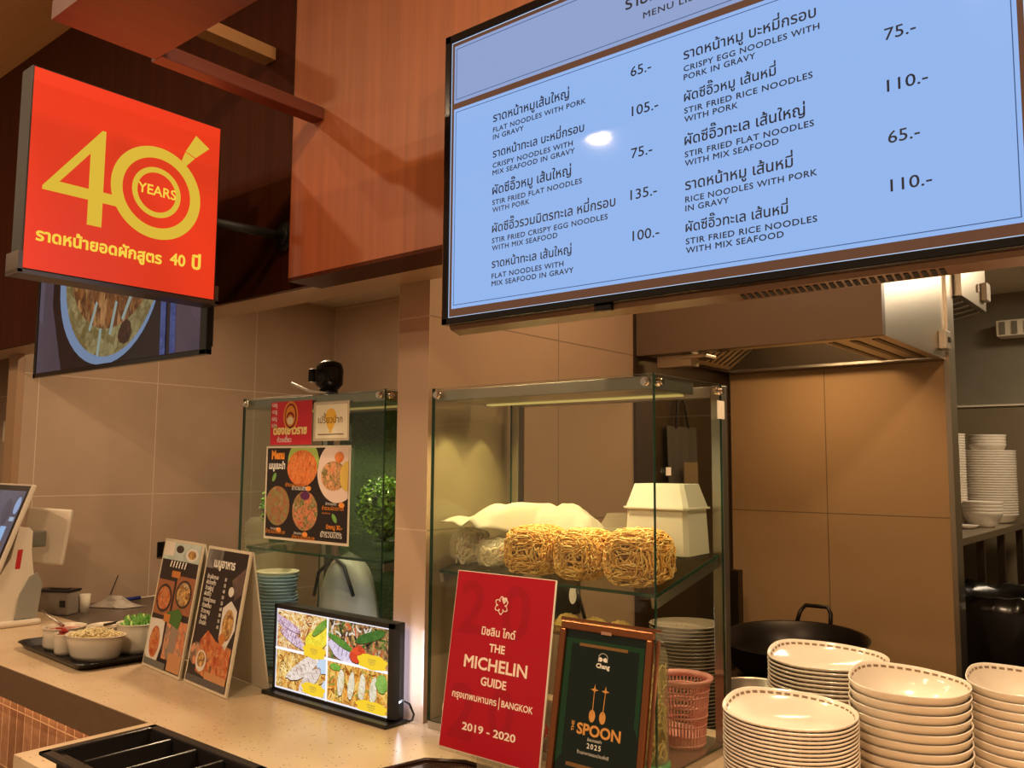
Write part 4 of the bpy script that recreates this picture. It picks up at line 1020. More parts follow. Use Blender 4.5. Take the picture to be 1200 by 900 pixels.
# ------------------------------------------------------------------ menu tents
def tent(x, y, yaw, lean, w, h, label, kind):
    th_, ph = math.radians(yaw), math.radians(lean)
    u = Vector((math.cos(th_), math.sin(th_), 0)); n = Vector((-math.sin(th_), math.cos(th_), 0)); up = math.cos(ph) * Z + math.sin(ph) * n
    z0 = .9025; B = Vector((x, y, z0)); nn = u.cross(up)   # nn points to the viewer
    t = thing('menu_tent', tuple(B + u * (w / 2) + n * .07), label, 'menu stand')
    obj('front_panel', MB().obox(B + u * w / 2 + up * h / 2 - nn * .003, u, up, nn, w / 2, h / 2, .003), M['acrylic_edge'], t)
    top = B + up * h; ht = top.z - z0; back0 = B + n * .135
    bu = (top - back0 + n * .004); bl = bu.length; bu.normalize(); bn = u.cross(bu)
    obj('back_panel', MB().obox(back0 + u * w / 2 + bu * (bl / 2) + n * .002, u, bu, bn, w / 2, bl / 2 - .002, .0025), mat('pale acrylic back', (214, 204, 182), .35), t)
    obj('foot_sheet', MB().obox(B + u * w / 2 + n * .068 - Z * .001, u, n, Z, w / 2, .064, .001), M['acrylic_edge'], t)
    def at(a, b, k): return B + u * (a * w) + up * ((1 - b) * h) + nn * (.0004 * k)
    def quad(a0, b0, a1, b1, k, name, m): obj(name, MB().quad(at(a0, b1, k), at(a1, b1, k), at(a1, b0, k), at(a0, b0, k)), m, t)
    def disc(a, b, ra, rb, k, name, m): obj(name, MB().disc(at(a, b, k), u, up, ra * w, rb * h, 32), m, t)
    def pol(pts, k, name, m): obj(name, MB().poly([at(a, b, k) for a, b in pts]), m, t)
    DK = mat('dark menu print', (44, 34, 32), .3); OR = mat('orange tag print', (196, 120, 56), .4); BOARD = mat('wood board print', (156, 96, 60), .4)
    FA = food_mat('red curry print', [(120, 48, 24), (190, 90, 44), (214, 140, 84), (90, 60, 30)], 70); FB = food_mat('rice dish print', [(150, 96, 40), (220, 176, 100), (120, 70, 40), (224, 200, 150)], 70, seed=2)
    FC = food_mat('shrimp dish print', [(170, 84, 48), (224, 150, 104), (150, 130, 110), (110, 60, 40)], 50, seed=5)
    WH = mat('white menu lettering', (236, 228, 212), .4); BOWL = mat('dark bowl print', (60, 46, 38), .4); PL = mat('plate print', (220, 212, 200), .4); LEAF = mat('green cloth print', (70, 110, 44), .4)
    if kind == 0:
        quad(.03, .02, .97, .98, 1, 'sheet', DK)
        quad(.03, .02, .97, .16, 2, 'tablecloth_photo', food_mat('pale teal cloth print', [(150, 170, 160), (196, 206, 194), (120, 140, 130)], 14))
        quad(.03, .02, .30, .13, 3, 'napkin_photo', mat('napkin print', (226, 214, 196), .4))
        disc(.78, .10, .16, .05, 3, 'bowl_photo', PL); disc(.78, .10, .10, .032, 4, 'dish_photo', FB); disc(.45, .07, .1, .03, 3, 'bowl_photo', BOWL)
        quad(.03, .32, .47, .59, 2, 'board_photo', BOARD); quad(.52, .27, .97, .55, 2, 'board_photo', BOARD)
        disc(.26, .46, .20, .11, 3, 'bowl_photo', BOWL); disc(.26, .46, .165, .088, 4, 'dish_photo', FA)
        disc(.74, .40, .20, .105, 3, 'bowl_photo', BOWL); disc(.74, .40, .165, .088, 4, 'dish_photo', FB)
        pol([(.42, .56), (.70, .51), (.82, .56), (.76, .66), (.48, .63)], 5, 'cloth_photo', LEAF)
        quad(.36, .24, .58, .29, 5, 'price_tag', OR); quad(.36, .57, .52, .63, 6, 'price_tag', OR)
        pol([(.03, .63), (.40, .62), (.42, .80), (.34, .96), (.10, .97), (.03, .9)], 2, 'plate_photo', PL); disc(.22, .80, .13, .12, 3, 'dish_photo', FA)
        quad(.46, .60, .97, .90, 2, 'dish_photo', FC); disc(.68, .74, .10, .13, 3, 'shrimp_photo', mat('grey shrimp print', (150, 128, 112), .4))
        quad(.64, .84, .97, .97, 4, 'price_tag', mat('peach tag print', (196, 140, 92), .4))
        quad(.03, .93, .6, .98, 4, 'grey_strip', mat('grey strip print', (110, 108, 100), .4))
        lt = MB()
        for k in range(6): lt.quad(at(.27 + .075 * k, .215, 6), at(.30 + .075 * k, .215, 6), at(.32 + .075 * k, .165, 6), at(.29 + .075 * k, .165, 6))
        obj('white_lettering', lt, WH, t)
    else:
        quad(.03, .02, .96, .98, 1, 'sheet', DK)
        quad(.03, .02, .40, .16, 2, 'smoke_photo', food_mat('grey smoke print', [(60, 52, 50), (130, 124, 116), (90, 84, 80)], 12))
        pol([(.60, .42), (.76, .36), (.92, .42), (.94, .55), (.80, .70), (.62, .64)], 2, 'plate_photo', PL); disc(.77, .53, .12, .11, 3, 'dish_photo', FB); disc(.70, .63, .07, .04, 4, 'mango_photo', OR)
        disc(.72, .30, .06, .035, 3, 'bowl_photo', PL); pol([(.70, .22), (.95, .12), (.96, .30), (.82, .36)], 2, 'steam_photo', food_mat('steam print', [(60, 46, 44), (120, 96, 84)], 20))
        pol([(.22, .68), (.36, .60), (.58, .66), (.94, .68), (.94, .92), (.52, .93), (.22, .90)], 2, 'dish_photo', FA)
        disc(.16, .78, .13, .08, 3, 'dish_photo', FC); disc(.32, .82, .12, .075, 4, 'bowl_photo', PL); disc(.32, .81, .09, .055, 5, 'dish_photo', FB)
        quad(.46, .88, .94, .93, 5, 'price_tag', mat('peach tag print', (196, 140, 92), .4)); quad(.03, .93, .96, .98, 5, 'grey_strip', mat('grey strip print', (84, 80, 78), .4))
        lt = MB(); letter(lt, 'เมนูอาหาร', at(.22, .145, 6), u, up, width=.50 * w, bold=.035)
        for k, s in enumerate(('ข้าวผัดทะเล', 'ผัดไทยกุ้ง', 'ข้าวผัดปู', 'ผัดซีอิ๊ว', 'ราดหน้าทะเล', 'ก๋วยเตี๋ยว', 'ข้าวขาหมู', 'ข้าวผัด', 'น้ำเปล่า')):
            letter(lt, s, at(.12, .235 + .042 * k, 6), u, up, size=.017, bold=.02); letter(lt, str(50 + 5 * (k % 3)), at(.54, .235 + .042 * k, 6), u, up, size=.014, bold=.02)
        obj('white_lettering', lt, WH, t)
    return t
tent(-2.865, 1.508, -6, 8.6, .296, .424, 'dark menu tent showing bowls of food, left one next to the black tray', 0)
tent(-2.551, 1.482, -6, 9.0, .284, .420, 'dark menu tent with a Thai heading and price list, beside the glowing food box', 1)

# ------------------------------------------------------------------ glowing food lightbox
lb = thing('food_lightbox', (-1.97, 1.61, .9), 'small glowing lightbox with four food photos, standing on the counter before the column', 'lightbox')
x0, x1, z0, z1, yf, yb_ = -2.238, -1.715, .911, 1.161, 1.589, 1.634
obj('base_plate', MB().box(x0 - .012, x1 + .012, yf - .03, yb_ + .002, .9003, .9107, b=.002), M['black'], lb)
obj('housing', MB().box(x0, x1, yf + .0075, yb_, z0, z1, b=.002), M['black_matte'], lb)
fr = MB().box(x0, x1, yf, yf + .009, z1 - .012, z1).box(x0, x1, yf, yf + .009, z0, z0 + .006).box(x0, x0 + .008, yf, yf + .009, z0, z1).box(x1 - .016, x1, yf, yf + .009, z0, z1)
obj('bezel', fr, M['black_matte'], lb)
xa, xb, za, zb_ = x0 + .008, x1 - .016, z0 + .006, z1 - .012
obj('screen', MB().box(xa, xb, yf + .004, yf + .0072, za, zb_), emis('lit white panel', (236, 232, 240), 1.0), lb)
q = lambda k: yf + .004 - .0004 * k
xm, zm = xa + .485 * (xb - xa), za + .50 * (zb_ - za)
C1 = [(110, 50, 24), (226, 170, 80), (246, 224, 170), (196, 110, 44), (236, 200, 120)]
C2 = [(50, 56, 30), (96, 120, 50), (214, 160, 100), (60, 44, 36), (170, 120, 70), (226, 200, 170)]
C3 = [(96, 54, 18), (220, 150, 60), (244, 206, 120), (150, 90, 36), (236, 190, 100)]
C4 = [(130, 60, 20), (226, 150, 50), (244, 200, 100), (170, 90, 30), (150, 160, 60)]
for nm, a, b, c_, d, cols, sd, st in (('noodle_photo', xa + .005, xm - .003, zm + .004, zb_ - .004, C1, 1, (1, 1, 2)), ('vegetable_photo', xm + .003, xb - .004, zm + .004, zb_ - .004, C2, 2, None), ('prawn_photo', xa + .005, xm - .003, za + .005, zm - .004, C3, 3, (1.6, 1, 1)), ('satay_photo', xm + .003, xb - .004, za + .005, zm - .004, C4, 4, (1.8, 1, .8))):
    obj(nm, MB().quad((a, q(1), c_), (b, q(1), c_), (b, q(1), d), (a, q(1), d)), food_mat(nm, cols, 75, estr=.95, seed=sd, stretch=st), lb)
W, H = xb - xa, zb_ - za
def lq(u, v): return (xa + u * W, zb_ - v * H)
def lp(name, u, v, a, b, rot, cols, k=2, sc_=90, sd=0, st=None):
    cx, cz = lq(u, v); c_, s_ = math.cos(rot), math.sin(rot)
    pts = []; rj = random.Random(int(u * 1000 + v * 77))
    jit = [rj.uniform(.9, 1.08) for _ in range(12)]
    for i in range(36):
        p = 2 * PI * i / 36; jj = jit[i // 3]; dx, dz = a * W * math.cos(p) * jj, b * H * math.sin(p) * jj; pts.append((cx + dx * c_ - dz * s_, cz + dx * s_ + dz * c_))
    raw = list(pts)
    if u < .485: xx0, xx1 = xa + .005, xm - .003
    else: xx0, xx1 = xm + .003, xb - .004
    if v < .5: zz0, zz1 = zm + .004, zb_ - .004
    else: zz0, zz1 = za + .005, zm - .004
    pts = clip(pts, xx0, xx1, zz0, zz1)
    ob_ = clip([(cx + (x - cx) * 1.03, cz + (z - cz) * 1.06 - .0012) for x, z in raw], xx0, xx1, zz0, zz1)
    po_ = obj(name, MB().poly([(x, q(k), z) for x, z in pts]), food_mat(name, cols, sc_, estr=1.0, seed=sd, stretch=st), lb)
    obj('photo_shadow', MB().poly([(x, q(k - .45), z) for x, z in ob_]), emis('dark edge of ' + name, (84, 46, 30), .8), po_)
def strands(name, a, b, c_, d, cols, n, seed, wid=.0016):
    r = random.Random(seed)
    for ci, col in enumerate(cols):
        mb = MB()
        for i in range(n):
            x, z = r.uniform(a, b), r.uniform(c_, d); an = r.random() * 6.28; cv = r.uniform(-60, 60); L = []; w = wid * r.uniform(.6, 1.3)
            for s_ in range(9):
                L.append((x, z, an)); x += math.cos(an) * .0035; z += math.sin(an) * .0035; an += cv * .0035
            L = [p for p in L if a + .002 < p[0] < b - .002 and c_ + .002 < p[1] < d - .002]
            if len(L) < 4: continue
            for s_ in range(len(L) - 1):
                (xa_, za_, aa), (xb_, zb2, ab) = L[s_], L[s_ + 1]; na = (-math.sin(aa) * w, math.cos(aa) * w); nb = (-math.sin(ab) * w, math.cos(ab) * w); yq = q(1.3 + ci * .35 + (i % 7) * .03)
                mb.quad((xa_ - na[0], yq, za_ - na[1]), (xb_ - nb[0], yq, zb2 - nb[1]), (xb_ + nb[0], yq, zb2 + nb[1]), (xa_ + na[0], yq, za_ + na[1]))
        obj(name, mb, emis(name + ' %d %d' % (seed, ci), col, .95), lb)['kind'] = 'stuff'
strands('noodle_strands', xa + .005, xm - .003, zm + .004, zb_ - .004, [(110, 52, 24), (236, 196, 120), (250, 232, 190), (200, 120, 50)], 26, 1)
strands('leaf_strands', xm + .003, xb - .004, zm + .004, zb_ - .004, [(60, 100, 36), (44, 36, 30), (226, 214, 200), (210, 96, 50)], 22, 2, .0022)
strands('noodle_strands', xa + .005, xm - .003, za + .005, zm - .004, [(110, 60, 20), (244, 200, 110), (250, 226, 160), (190, 116, 40)], 26, 3)
strands('noodle_strands', xm + .003, xb - .004, za + .005, zm - .004, [(140, 66, 20), (246, 206, 110), (230, 140, 50), (140, 150, 60)], 26, 4)
sausage = [(120, 60, 66), (206, 176, 200), (234, 210, 226), (170, 120, 140), (226, 196, 214)]
lp('shrimp_photo', .13, .26, .17, .055, -.5, sausage, 3); lp('shrimp_photo', .10, .17, .15, .05, -.3, sausage, 4, sd=2); lp('shrimp_photo', .16, .36, .13, .045, -.35, sausage, 3, sd=4)
lp('egg_photo', .39, .30, .12, .14, .5, [(210, 180, 30), (246, 226, 70), (226, 200, 50)], 3); lp('greens_photo', .42, .15, .09, .05, .6, [(60, 110, 30), (120, 160, 60), (150, 170, 70)], 4)
lp('prawn_photo', .62, .37, .13, .11, -.3, [(190, 170, 200), (226, 214, 232), (206, 190, 214)], 3, 60); lp('tomato_photo', .75, .37, .07, .09, .4, [(200, 50, 30), (230, 90, 50)], 4, 40); lp('greens_photo', .60, .27, .12, .045, -.3, [(60, 120, 40), (110, 150, 60)], 4); lp('greens_photo', .85, .14, .13, .06, .3, [(50, 90, 36), (90, 130, 56)], 3)
lp('prawn_photo', .27, .68, .17, .10, .5, [(150, 110, 90), (226, 206, 190), (240, 226, 214), (190, 160, 140)], 3, 60, 1, (1, 1, 3)); lp('prawn_photo', .33, .82, .13, .09, .7, [(170, 140, 130), (232, 216, 206), (206, 186, 176)], 4, 60, 2, (1, 1, 3))
lp('blue_dish_photo', .455, .60, .06, .09, 0, [(170, 196, 220), (200, 216, 232)], 3, 20); lp('blue_dish_photo', .475, .88, .03, .12, 0, [(190, 200, 220), (206, 214, 232)], 3, 20)
for uu in (.61, .70, .79, .88): lp('skewer_photo', uu, .74, .028, .16, -.12, [(196, 180, 120), (236, 226, 200), (214, 206, 180), (220, 150, 60)], 3, 80, uu * 9)
lp('greens_photo', .56, .57, .05, .04, 0, [(90, 150, 40), (130, 180, 70)], 4); lp('greens_photo', .95, .64, .05, .10, 0, [(90, 150, 50), (150, 190, 90)], 4)
sm_ = emis('grey prawn stripe', (120, 92, 96), .85)
st_ = MB()
for u, v, rot, n_, L_ in ((.27, .68, .5, 6, .10), (.33, .82, .7, 5, .09), (.13, .26, -.5, 6, .11), (.16, .36, -.35, 5, .09), (.62, .37, -.3, 5, .07)):
    cx, cz = lq(u, v); c_, s_ = math.cos(rot), math.sin(rot)
    for k in range(n_):
        t = (k / (n_ - 1) - .5) * 2 * L_ * W; hw = .0105 * (1 - (t / (L_ * W)) ** 2 * .6); px, pz = cx + c_ * t, cz + s_ * t
        cand = [(px - s_ * hw - c_ * .001, pz + c_ * hw - s_ * .001), (px - s_ * hw + c_ * .001, pz + c_ * hw + s_ * .001), (px + s_ * hw + c_ * .002, pz - c_ * hw + s_ * .002), (px + s_ * hw, pz - c_ * hw)]
        if all(xa + .006 < p_[0] < xm - .004 or xm + .004 < p_[0] < xb - .005 for p_ in cand): st_.poly([(x, q(4.5), z) for x, z in cand])
obj('prawn_stripe', st_, sm_, lb)
ylm = emis('lit yellow label', (246, 206, 50), .95); ylt = emis('grey lettering on label', (150, 130, 90), .7)
for u, v, a, b in ((.37, .45, .10, .085), (.87, .42, .115, .085), (.37, .905, .105, .075), (.87, .93, .12, .07)):
    cx, cz = lq(u, v); pts = [(cx + a * W * math.cos(p) * (1 + .09 * math.sin(9 * p)), q(6), max(za + .003, cz + b * H * math.copysign(abs(math.sin(p)) ** .6, math.sin(p)) * (1 + .06 * math.sin(7 * p)))) for p in [2 * PI * i / 48 for i in range(48)]]
    yl = obj('yellow_label', MB().poly(pts), ylm, lb); txm = MB()
    for k in range(3): letter(txm, ('ผัดไทยกุ้งสด', 'ราดหน้าทะเล', '65 บาท')[k], (cx, q(7), cz + .004 - .006 * k), X, Z, size=.0065, align='c', bold=.01)
    obj('lettering', txm, ylt, yl)
obj('white_grid', MB().box(xm - .0025, xm + .0025, q(5) - .0001, q(5), za, zb_).box(xa, xb, q(5) - .0001, q(5), zm - .003, zm + .003), emis('lit white grid', (250, 246, 250), 1.0), lb)
obj('rear_glow_panel', MB().box(x0 + .02, x1 - .004, yb_ + .0002, yb_ + .0012, z0 + .02, z1 - .02), emis('cool lit back panel', (190, 200, 255), 1.6), lb)
area('lightbox_glow', (x1 + .004, 1.612, 1.03), .02, .3, (.75, .82, 1.0), (0, PI / 2, 0), .2).rotation_euler = Vector((1, .8, 0)).to_track_quat('-Z', 'Y').to_euler()
obj('power_cord', MB().tube([(x1 - .001, 1.617, .955), (x1 + .018, 1.612, .965), (x1 + .034, 1.622, .957), (x1 + .040, 1.632, .93), (x1 + .03, 1.637, .912), (x1 + .012, 1.643, .9045), (x1 - .05, 1.6435, .9035)], .003, 8), M['black'], lb)

# ------------------------------------------------------------------ black tray of toppings
ty = thing('serving_tray', (-3.16, 1.44, .9), 'black rectangular tray of topping bowls at the left end of the counter', 'tray')
cxy = [(-3.475, 1.340), (-2.90, 1.312), (-2.885, 1.690), (-3.43, 1.715)]
def traymb():
    mb = MB(); c = Vector((sum(p[0] for p in cxy) / 4, sum(p[1] for p in cxy) / 4, 0))
    def rp(k, z):
        out = []
        for i, p in enumerate(cxy):
            p = Vector((*p, 0)); a = Vector((*cxy[i - 1], 0)); b = Vector((*cxy[(i + 1) % 4], 0))
            for t in range(4):
                f_ = t / 3; q_ = p + (a - p).normalized() * .04 * (1 - f_) ** 1.5 + (b - p).normalized() * .04 * f_ ** 1.5
                v = q_ - c; out.append(c + v * ((v.length + k) / v.length) + Vector((0, 0, z)))
        return out
    R = [rp(-.03, .9005), rp(-.028, .9005), rp(0, .922), rp(.008, .924), rp(.006, .9265), rp(-.004, .9245), rp(-.034, .9045)]
    n = 16; vs = [p for r_ in R for p in r_]; fs = [tuple(range(n))[::-1]]
    for i in range(1, 7 - 1):
        for k in range(n): k2 = (k + 1) % n; fs.append((i * n + k, i * n + k2, (i + 1) * n + k2, (i + 1) * n + k))
    for k in range(n): k2 = (k + 1) % n; fs.append((k, k2, n + k2, n + k))
    fs.append(tuple(6 * n + k for k in range(n))); return mb.add(vs, fs, 0, False)
obj('tray_body', traymb(), M['black'], ty)
TZ = .9048
bowl_white = mat('cream enamel', (226, 212, 188), .28, coat=.2)
def bowl(name, c, r, h, fx, fy, rot, label, cat='bowl', m=None, base=.72):
    t = thing(name, (c[0], c[1], TZ), label, cat)
    pr = [(.001, .0), (r * base, 0), (r * (base + .12), h * .2), (r * .97, h * .8), (r * 1.0, h * .97), (r * 1.035, h), (r * 1.03, h + .002), (r * .95, h * .96), (r * (base + .06), h * .22), (r * base * .9, h * .08), (.001, h * .06)]
    obj('body', MB().lathe(pr, (c[0], c[1], TZ), 44, fx=fx, fy=fy, rot=rot), m or bowl_white, t); return t
t = bowl('oval_bowl', (-3.055, 1.437), .105, .082, 1.0, .62, .55, 'cream oval bowl heaped with bean sprouts, front of the black tray')
sp = MB(); r = random.Random(12); c_, s_ = math.cos(.55), math.sin(.55)
for k in range(170):
    a = r.random() * 6.28; q_ = math.sqrt(r.random()) * .92; lx_, ly_ = math.cos(a) * q_ * .098, math.sin(a) * q_ * .06; an = r.random() * 6.28; l = r.uniform(.012, .028); z = TZ + .074 + .024 * (1 - q_ * q_) + r.uniform(0, .004); pts = []
    for i in range(6):
        f_ = i / 5 - .5; px, py_ = lx_ + math.cos(an) * l * f_ + .003 * math.sin(i), ly_ + math.sin(an) * l * f_
        m_ = (px / .1) ** 2 + (py_ / .063) ** 2
        if m_ > .9: px *= (.9 / m_) ** .5; py_ *= (.9 / m_) ** .5
        pts.append((-3.055 + px * c_ - py_ * s_, 1.437 + px * s_ + py_ * c_, z + .004 * math.sin(i * 1.1 + k)))
    sp.tube(pts, .0021, 5)
obj('bean_sprouts', sp, mat('pale bean sprout', (236, 220, 170), .4, sss=.1), t)['kind'] = 'stuff'
obj('filling', MB().lathe([(.001, .085), (.05, .083), (.096, .068)], (-3.055, 1.437, TZ), 40, fx=1, fy=.62, rot=.55), mat('sprout bed', (206, 186, 130), .6), t)
t = bowl('sauce_bowl', (-3.325, 1.447), .072, .076, 1, 1, 0, 'round white pot of red chilli sauce with a spoon, at the left of the tray', base=.86)
obj('sauce', MB().disc((-3.325, 1.447, TZ + .064), X, Y, .066, .066, 32), food_mat('red chilli sauce', [(150, 40, 30), (190, 90, 70), (120, 30, 24)], 60, rough=.2), t)
obj('chilli_piece', MB().obox((-3.345, 1.437, TZ + .067), (1, .3, 0), (0, 1, 0), Z, .012, .006, .003, bev=.002).obox((-3.30, 1.452, TZ + .067), (1, -.6, 0), (0, 1, 0), Z, .012, .006, .003, bev=.002), mat('red chilli', (170, 34, 28), .3), t)
s1 = obj('spoon', MB().tube([(-3.335, 1.447, TZ + .076), (-3.385, 1.42, TZ + .105), (-3.42, 1.402, TZ + .128)], [.006, .004, .004], 8), M['steel'], loc=(-3.36, 1.41, TZ + .07)); tag(s1, 'spoon standing in the white pot of red sauce', 'spoon')
t = bowl('chilli_cup', (-3.205, 1.398), .036, .072, 1, 1, 0, 'small white cup holding dried red chilli, between the sauce pot and the oval bowl', 'cup', base=.8)
obj('dried_chilli', MB().lathe([(.001, .074), (.015, .073), (.033, .064)], (-3.205, 1.398, TZ), 24), food_mat('dried chilli flakes', [(90, 30, 20), (150, 50, 30), (60, 40, 36)], 160), t)
obj('chilli_pod', MB().tube([(-3.235, 1.395, TZ + .074), (-3.215, 1.398, TZ + .082), (-3.19, 1.403, TZ + .080)], [.007, .008, .002], 8), mat('red chilli pod', (160, 30, 26), .3), t)
t = bowl('lidded_bowl', (-3.235, 1.560), .064, .076, 1, 1, 0, 'white bowl with a steel ladle rest, behind the oval bowl of sprouts', base=.75)
obj('filling', MB().disc((-3.235, 1.560, TZ + .066), X, Y, .056, .056, 30), food_mat('ground spice', [(120, 90, 60), (190, 160, 120)], 90), t)
s2 = obj('spoon', MB().tube([(-3.255, 1.56, TZ + .074), (-3.195, 1.575, TZ + .088), (-3.165, 1.583, TZ + .094)], .005, 8).obox((-3.150, 1.587, TZ + .09), (1, .3, 0), (-.3, 1, 0), Z, .004, .006, .018), M['black'], loc=(-3.2, 1.575, TZ + .08)); tag(s2, 'black tipped spoon resting in the white bowl behind the sprouts', 'spoon')
t = bowl('scallion_pot', (-3.075, 1.600), .074, .100, 1, 1, 0, 'white pot filled with chopped green scallions, beside the menu tents', 'pot', base=.9)
sc_ = MB(); r = random.Random(4)
for k in range(130):
    a = r.random() * 6.28; q_ = math.sqrt(r.random()) * .058; x, y = -3.075 + math.cos(a) * q_, 1.600 + math.sin(a) * q_; h = r.uniform(.100, .134) - q_ * .25
    sc_.tube([(x, y, TZ + .06), (x + r.uniform(-.006, .006), y + r.uniform(-.006, .006), TZ + h)], .0042, 6, mi=0 if r.random() < .8 else 1)
obj('chopped_scallions', sc_, [mat('green scallion', (86, 140, 40), .4), mat('pale scallion', (176, 206, 110), .4)], t)['kind'] = 'stuff'

# ------------------------------------------------------------------ point-of-sale terminal
ps = thing('payment_terminal', (-3.97, 1.50, .9), 'white payment terminal with a tilted touch screen, at the far left of the counter', 'terminal')
wp_ = M['white_pl']
obj('base', MB().box(-4.12, -3.895, 1.40, 1.60, .9003, .925, b=.012), wp_, ps)
def col(prof, x0, x1):  # side profile (y, z) extruded along x
    return MB().prism([(x0, y, z) for y, z in prof], (x1 - x0, 0, 0))
obj('pedestal', col([(1.43, .9252), (1.57, .9252), (1.59, 1.06), (1.57, 1.10), (1.555, 1.20), (1.555, 1.29), (1.54, 1.305), (1.50, 1.305), (1.475, 1.18), (1.42, 1.085), (1.425, 1.0)], -4.075, -3.925), wp_, ps)
obj('side_shell', col([(1.50, .928), (1.585, .928), (1.602, 1.07), (1.58, 1.115), (1.55, 1.10), (1.515, 1.03)], -3.9249, -3.915), mat('grey plastic side', (150, 148, 138), .4), ps)
obj('printer_slot', MB().box(-4.04, -3.98, 1.405, 1.4215, .97, 1.05), M['black'], ps)
ph = math.radians(19); up = Vector((0, math.sin(ph), math.cos(ph))); nn = X.cross(up)
cS = Vector((-4.115, 1.478, 1.285))
sf = obj('screen_frame', MB().obox(cS, X, up, nn, .205, .212, .010, bev=.006), wp_, ps)
obj('display', MB().obox(cS + nn * .0104, X, up, nn, .197, .203, .0006), M['black_gloss'], sf)
g = lambda a, b, k: cS + X * (a * .18) + up * (b * .185) + nn * (.011 + .0004 * k)
def sq(a, b, ra, rb, k, name, m): obj(name, MB().quad(g(a - ra, b - rb, k), g(a + ra, b - rb, k), g(a + ra, b + rb, k), g(a - ra, b + rb, k)), m, sf)
sq(0, 0, .98, .97, 1, 'screen_image', food_mat('grey-blue screen image', [(66, 62, 70), (96, 92, 106), (80, 74, 84)], 10, estr=.8))
obj('logo_spot', MB().disc(g(.80, .62, 2), X, up, .026, .038, 28), emis('pale blue screen spot', (150, 165, 200), .9), sf)
sq(.78, .30, .13, .05, 2, 'screen_button', emis('pale screen button', (160, 170, 190), .9)); sq(.52, -.05, .16, .17, 2, 'screen_picture', emis('bright screen picture', (150, 180, 220), .9)); sq(.58, -.62, .26, .26, 2, 'screen_panel', emis('violet screen panel', (130, 120, 160), .8)); sq(.62, -.34, .2, .08, 2, 'screen_photo', food_mat('brown screen photo', [(60, 50, 40), (130, 100, 60)], 80, estr=.8))
obj('red_sticker', MB().box(-3.958, -3.942, 1.4702, 1.4715, 1.19, 1.19), M['black'], ps) if False else None
stk = MB(); a0 = Vector((-3.955, 1.4305, 1.098)); a1 = Vector((-3.955, 1.4735, 1.172))
stk = MB().quad(Vector((-3.9246, 1.492, 1.135)), Vector((-3.9246, 1.512, 1.135)), Vector((-3.9246, 1.520, 1.215)), Vector((-3.9246, 1.500, 1.215)))
obj('red_sticker', stk, mat('red sticker', (190, 44, 50), .4), ps)
ph2 = math.radians(-14); up2 = Vector((0, math.sin(ph2), math.cos(ph2))); n2 = X.cross(up2); cR = Vector((-4.125, 1.690, 1.250)); uR = Vector((.76, .65, -.06)).normalized(); vR = Vector((-.16, .06, .98)); nR = uR.cross(vR).normalized(); vR = nR.cross(uR)
rd = obj('rear_display', MB().obox(cR, uR, vR, nR, .100, .125, .012, bev=.009), wp_, ps)
obj('rear_bracket', MB().obox((-4.06, 1.615, 1.245), X, Y, Z, .02, .045, .035, bev=.006), mat('grey bracket', (120, 118, 104), .4), ps)

cm = thing('receipt_printer', (-4.16, 1.86, .885), 'grey boxy printer with a black top, behind the payment terminal', 'printer')
u = Vector((math.cos(.55), math.sin(.55), 0)); v = Vector((-u.y, u.x, 0)); cc = Vector((-4.20, 1.79, .8853))
obj('body', MB().obox(cc + Z * .052, u, v, Z, .085, .045, .051, bev=.006), mat('grey printer plastic', (150, 140, 126), .4), cm)
obj('lid', MB().obox(cc + Z * .108, u, v, Z, .087, .047, .005, bev=.002), M['black'], cm)
obj('logo_window', MB().obox(cc + u * .056 - v * .0455 + Z * .052, u, v, Z, .014, .001, .015), M['black_gloss'], cm)
obj('paper_slot', MB().obox(cc + u * .01 + Z * .1135, u, v, Z, .045, .012, .004, bev=.001), M['black_gloss'], cm)
cu = obj('paper_cup', MB().lathe([(.001, 0), (.019, 0), (.024, .085), (.022, .085), (.017, .003), (.001, .003)], (-4.135, 1.885, .8853), 24), M['paper'], loc=(-4.135, 1.885, .8853)); tag(cu, 'white paper cup right of the grey printer', 'cup')
nb = thing('cleaning_cloth', (-4.19, 2.10, .885), 'crumpled grey and white packet lying on the dark back worktop', 'packet')
rows = []
for i in range(9):
    row = []
    for j in range(17): x = -4.30 + .20 * j / 16; y = 2.0 + .12 * i / 8; e_ = min(i, 8 - i) / 4 * min(j, 16 - j) / 8; row.append((x, y + (x + 4.2) * .5, .888 + .05 * min(1, e_ * 1.4) + .014 * noise.noise(Vector((x * 40, y * 40, 2))) * e_))
    rows.append(row)
obj('packet_body', MB().grid(rows), food_mat('grey and white packet', [(70, 60, 56), (200, 190, 176), (160, 150, 140), (60, 50, 50)], 22), nb)
pn = thing('blue_marker', (-4.28, 2.22, .885), 'blue pen-like tool with a pale shaft lying on the dark worktop', 'tool')
obj('grip', MB().tube([(-4.30, 2.11, .897), (-4.295, 2.235, .899)], .0095, 10), mat('blue grip', (40, 56, 130), .4), pn); obj('shaft', MB().tube([(-4.295, 2.2355, .8985), (-4.29, 2.42, .901)], .004, 8), M['white_pl'], pn)
sk = obj('thin_stick', MB().tube([(-4.36, 2.10, .886), (-4.385, 2.16, 1.01)], .0025, 6), M['black_matte'], loc=(-4.37, 2.13, .886)); tag(sk, 'thin dark stick leaning on the tiled wall above the back worktop', 'stick')
ol = thing('wall_outlet', (-4.39, 2.39, 1.12), 'dark wall socket plate on the left tiled wall behind the menu tents', 'socket')
obj('plate', MB().box(-4.3928, -4.384, 2.365, 2.425, 1.085, 1.165, b=.003), M['black'], ol); obj('socket_face', MB().box(-4.384, -4.381, 2.375, 2.415, 1.095, 1.155, b=.001), M['black_gloss'], ol)

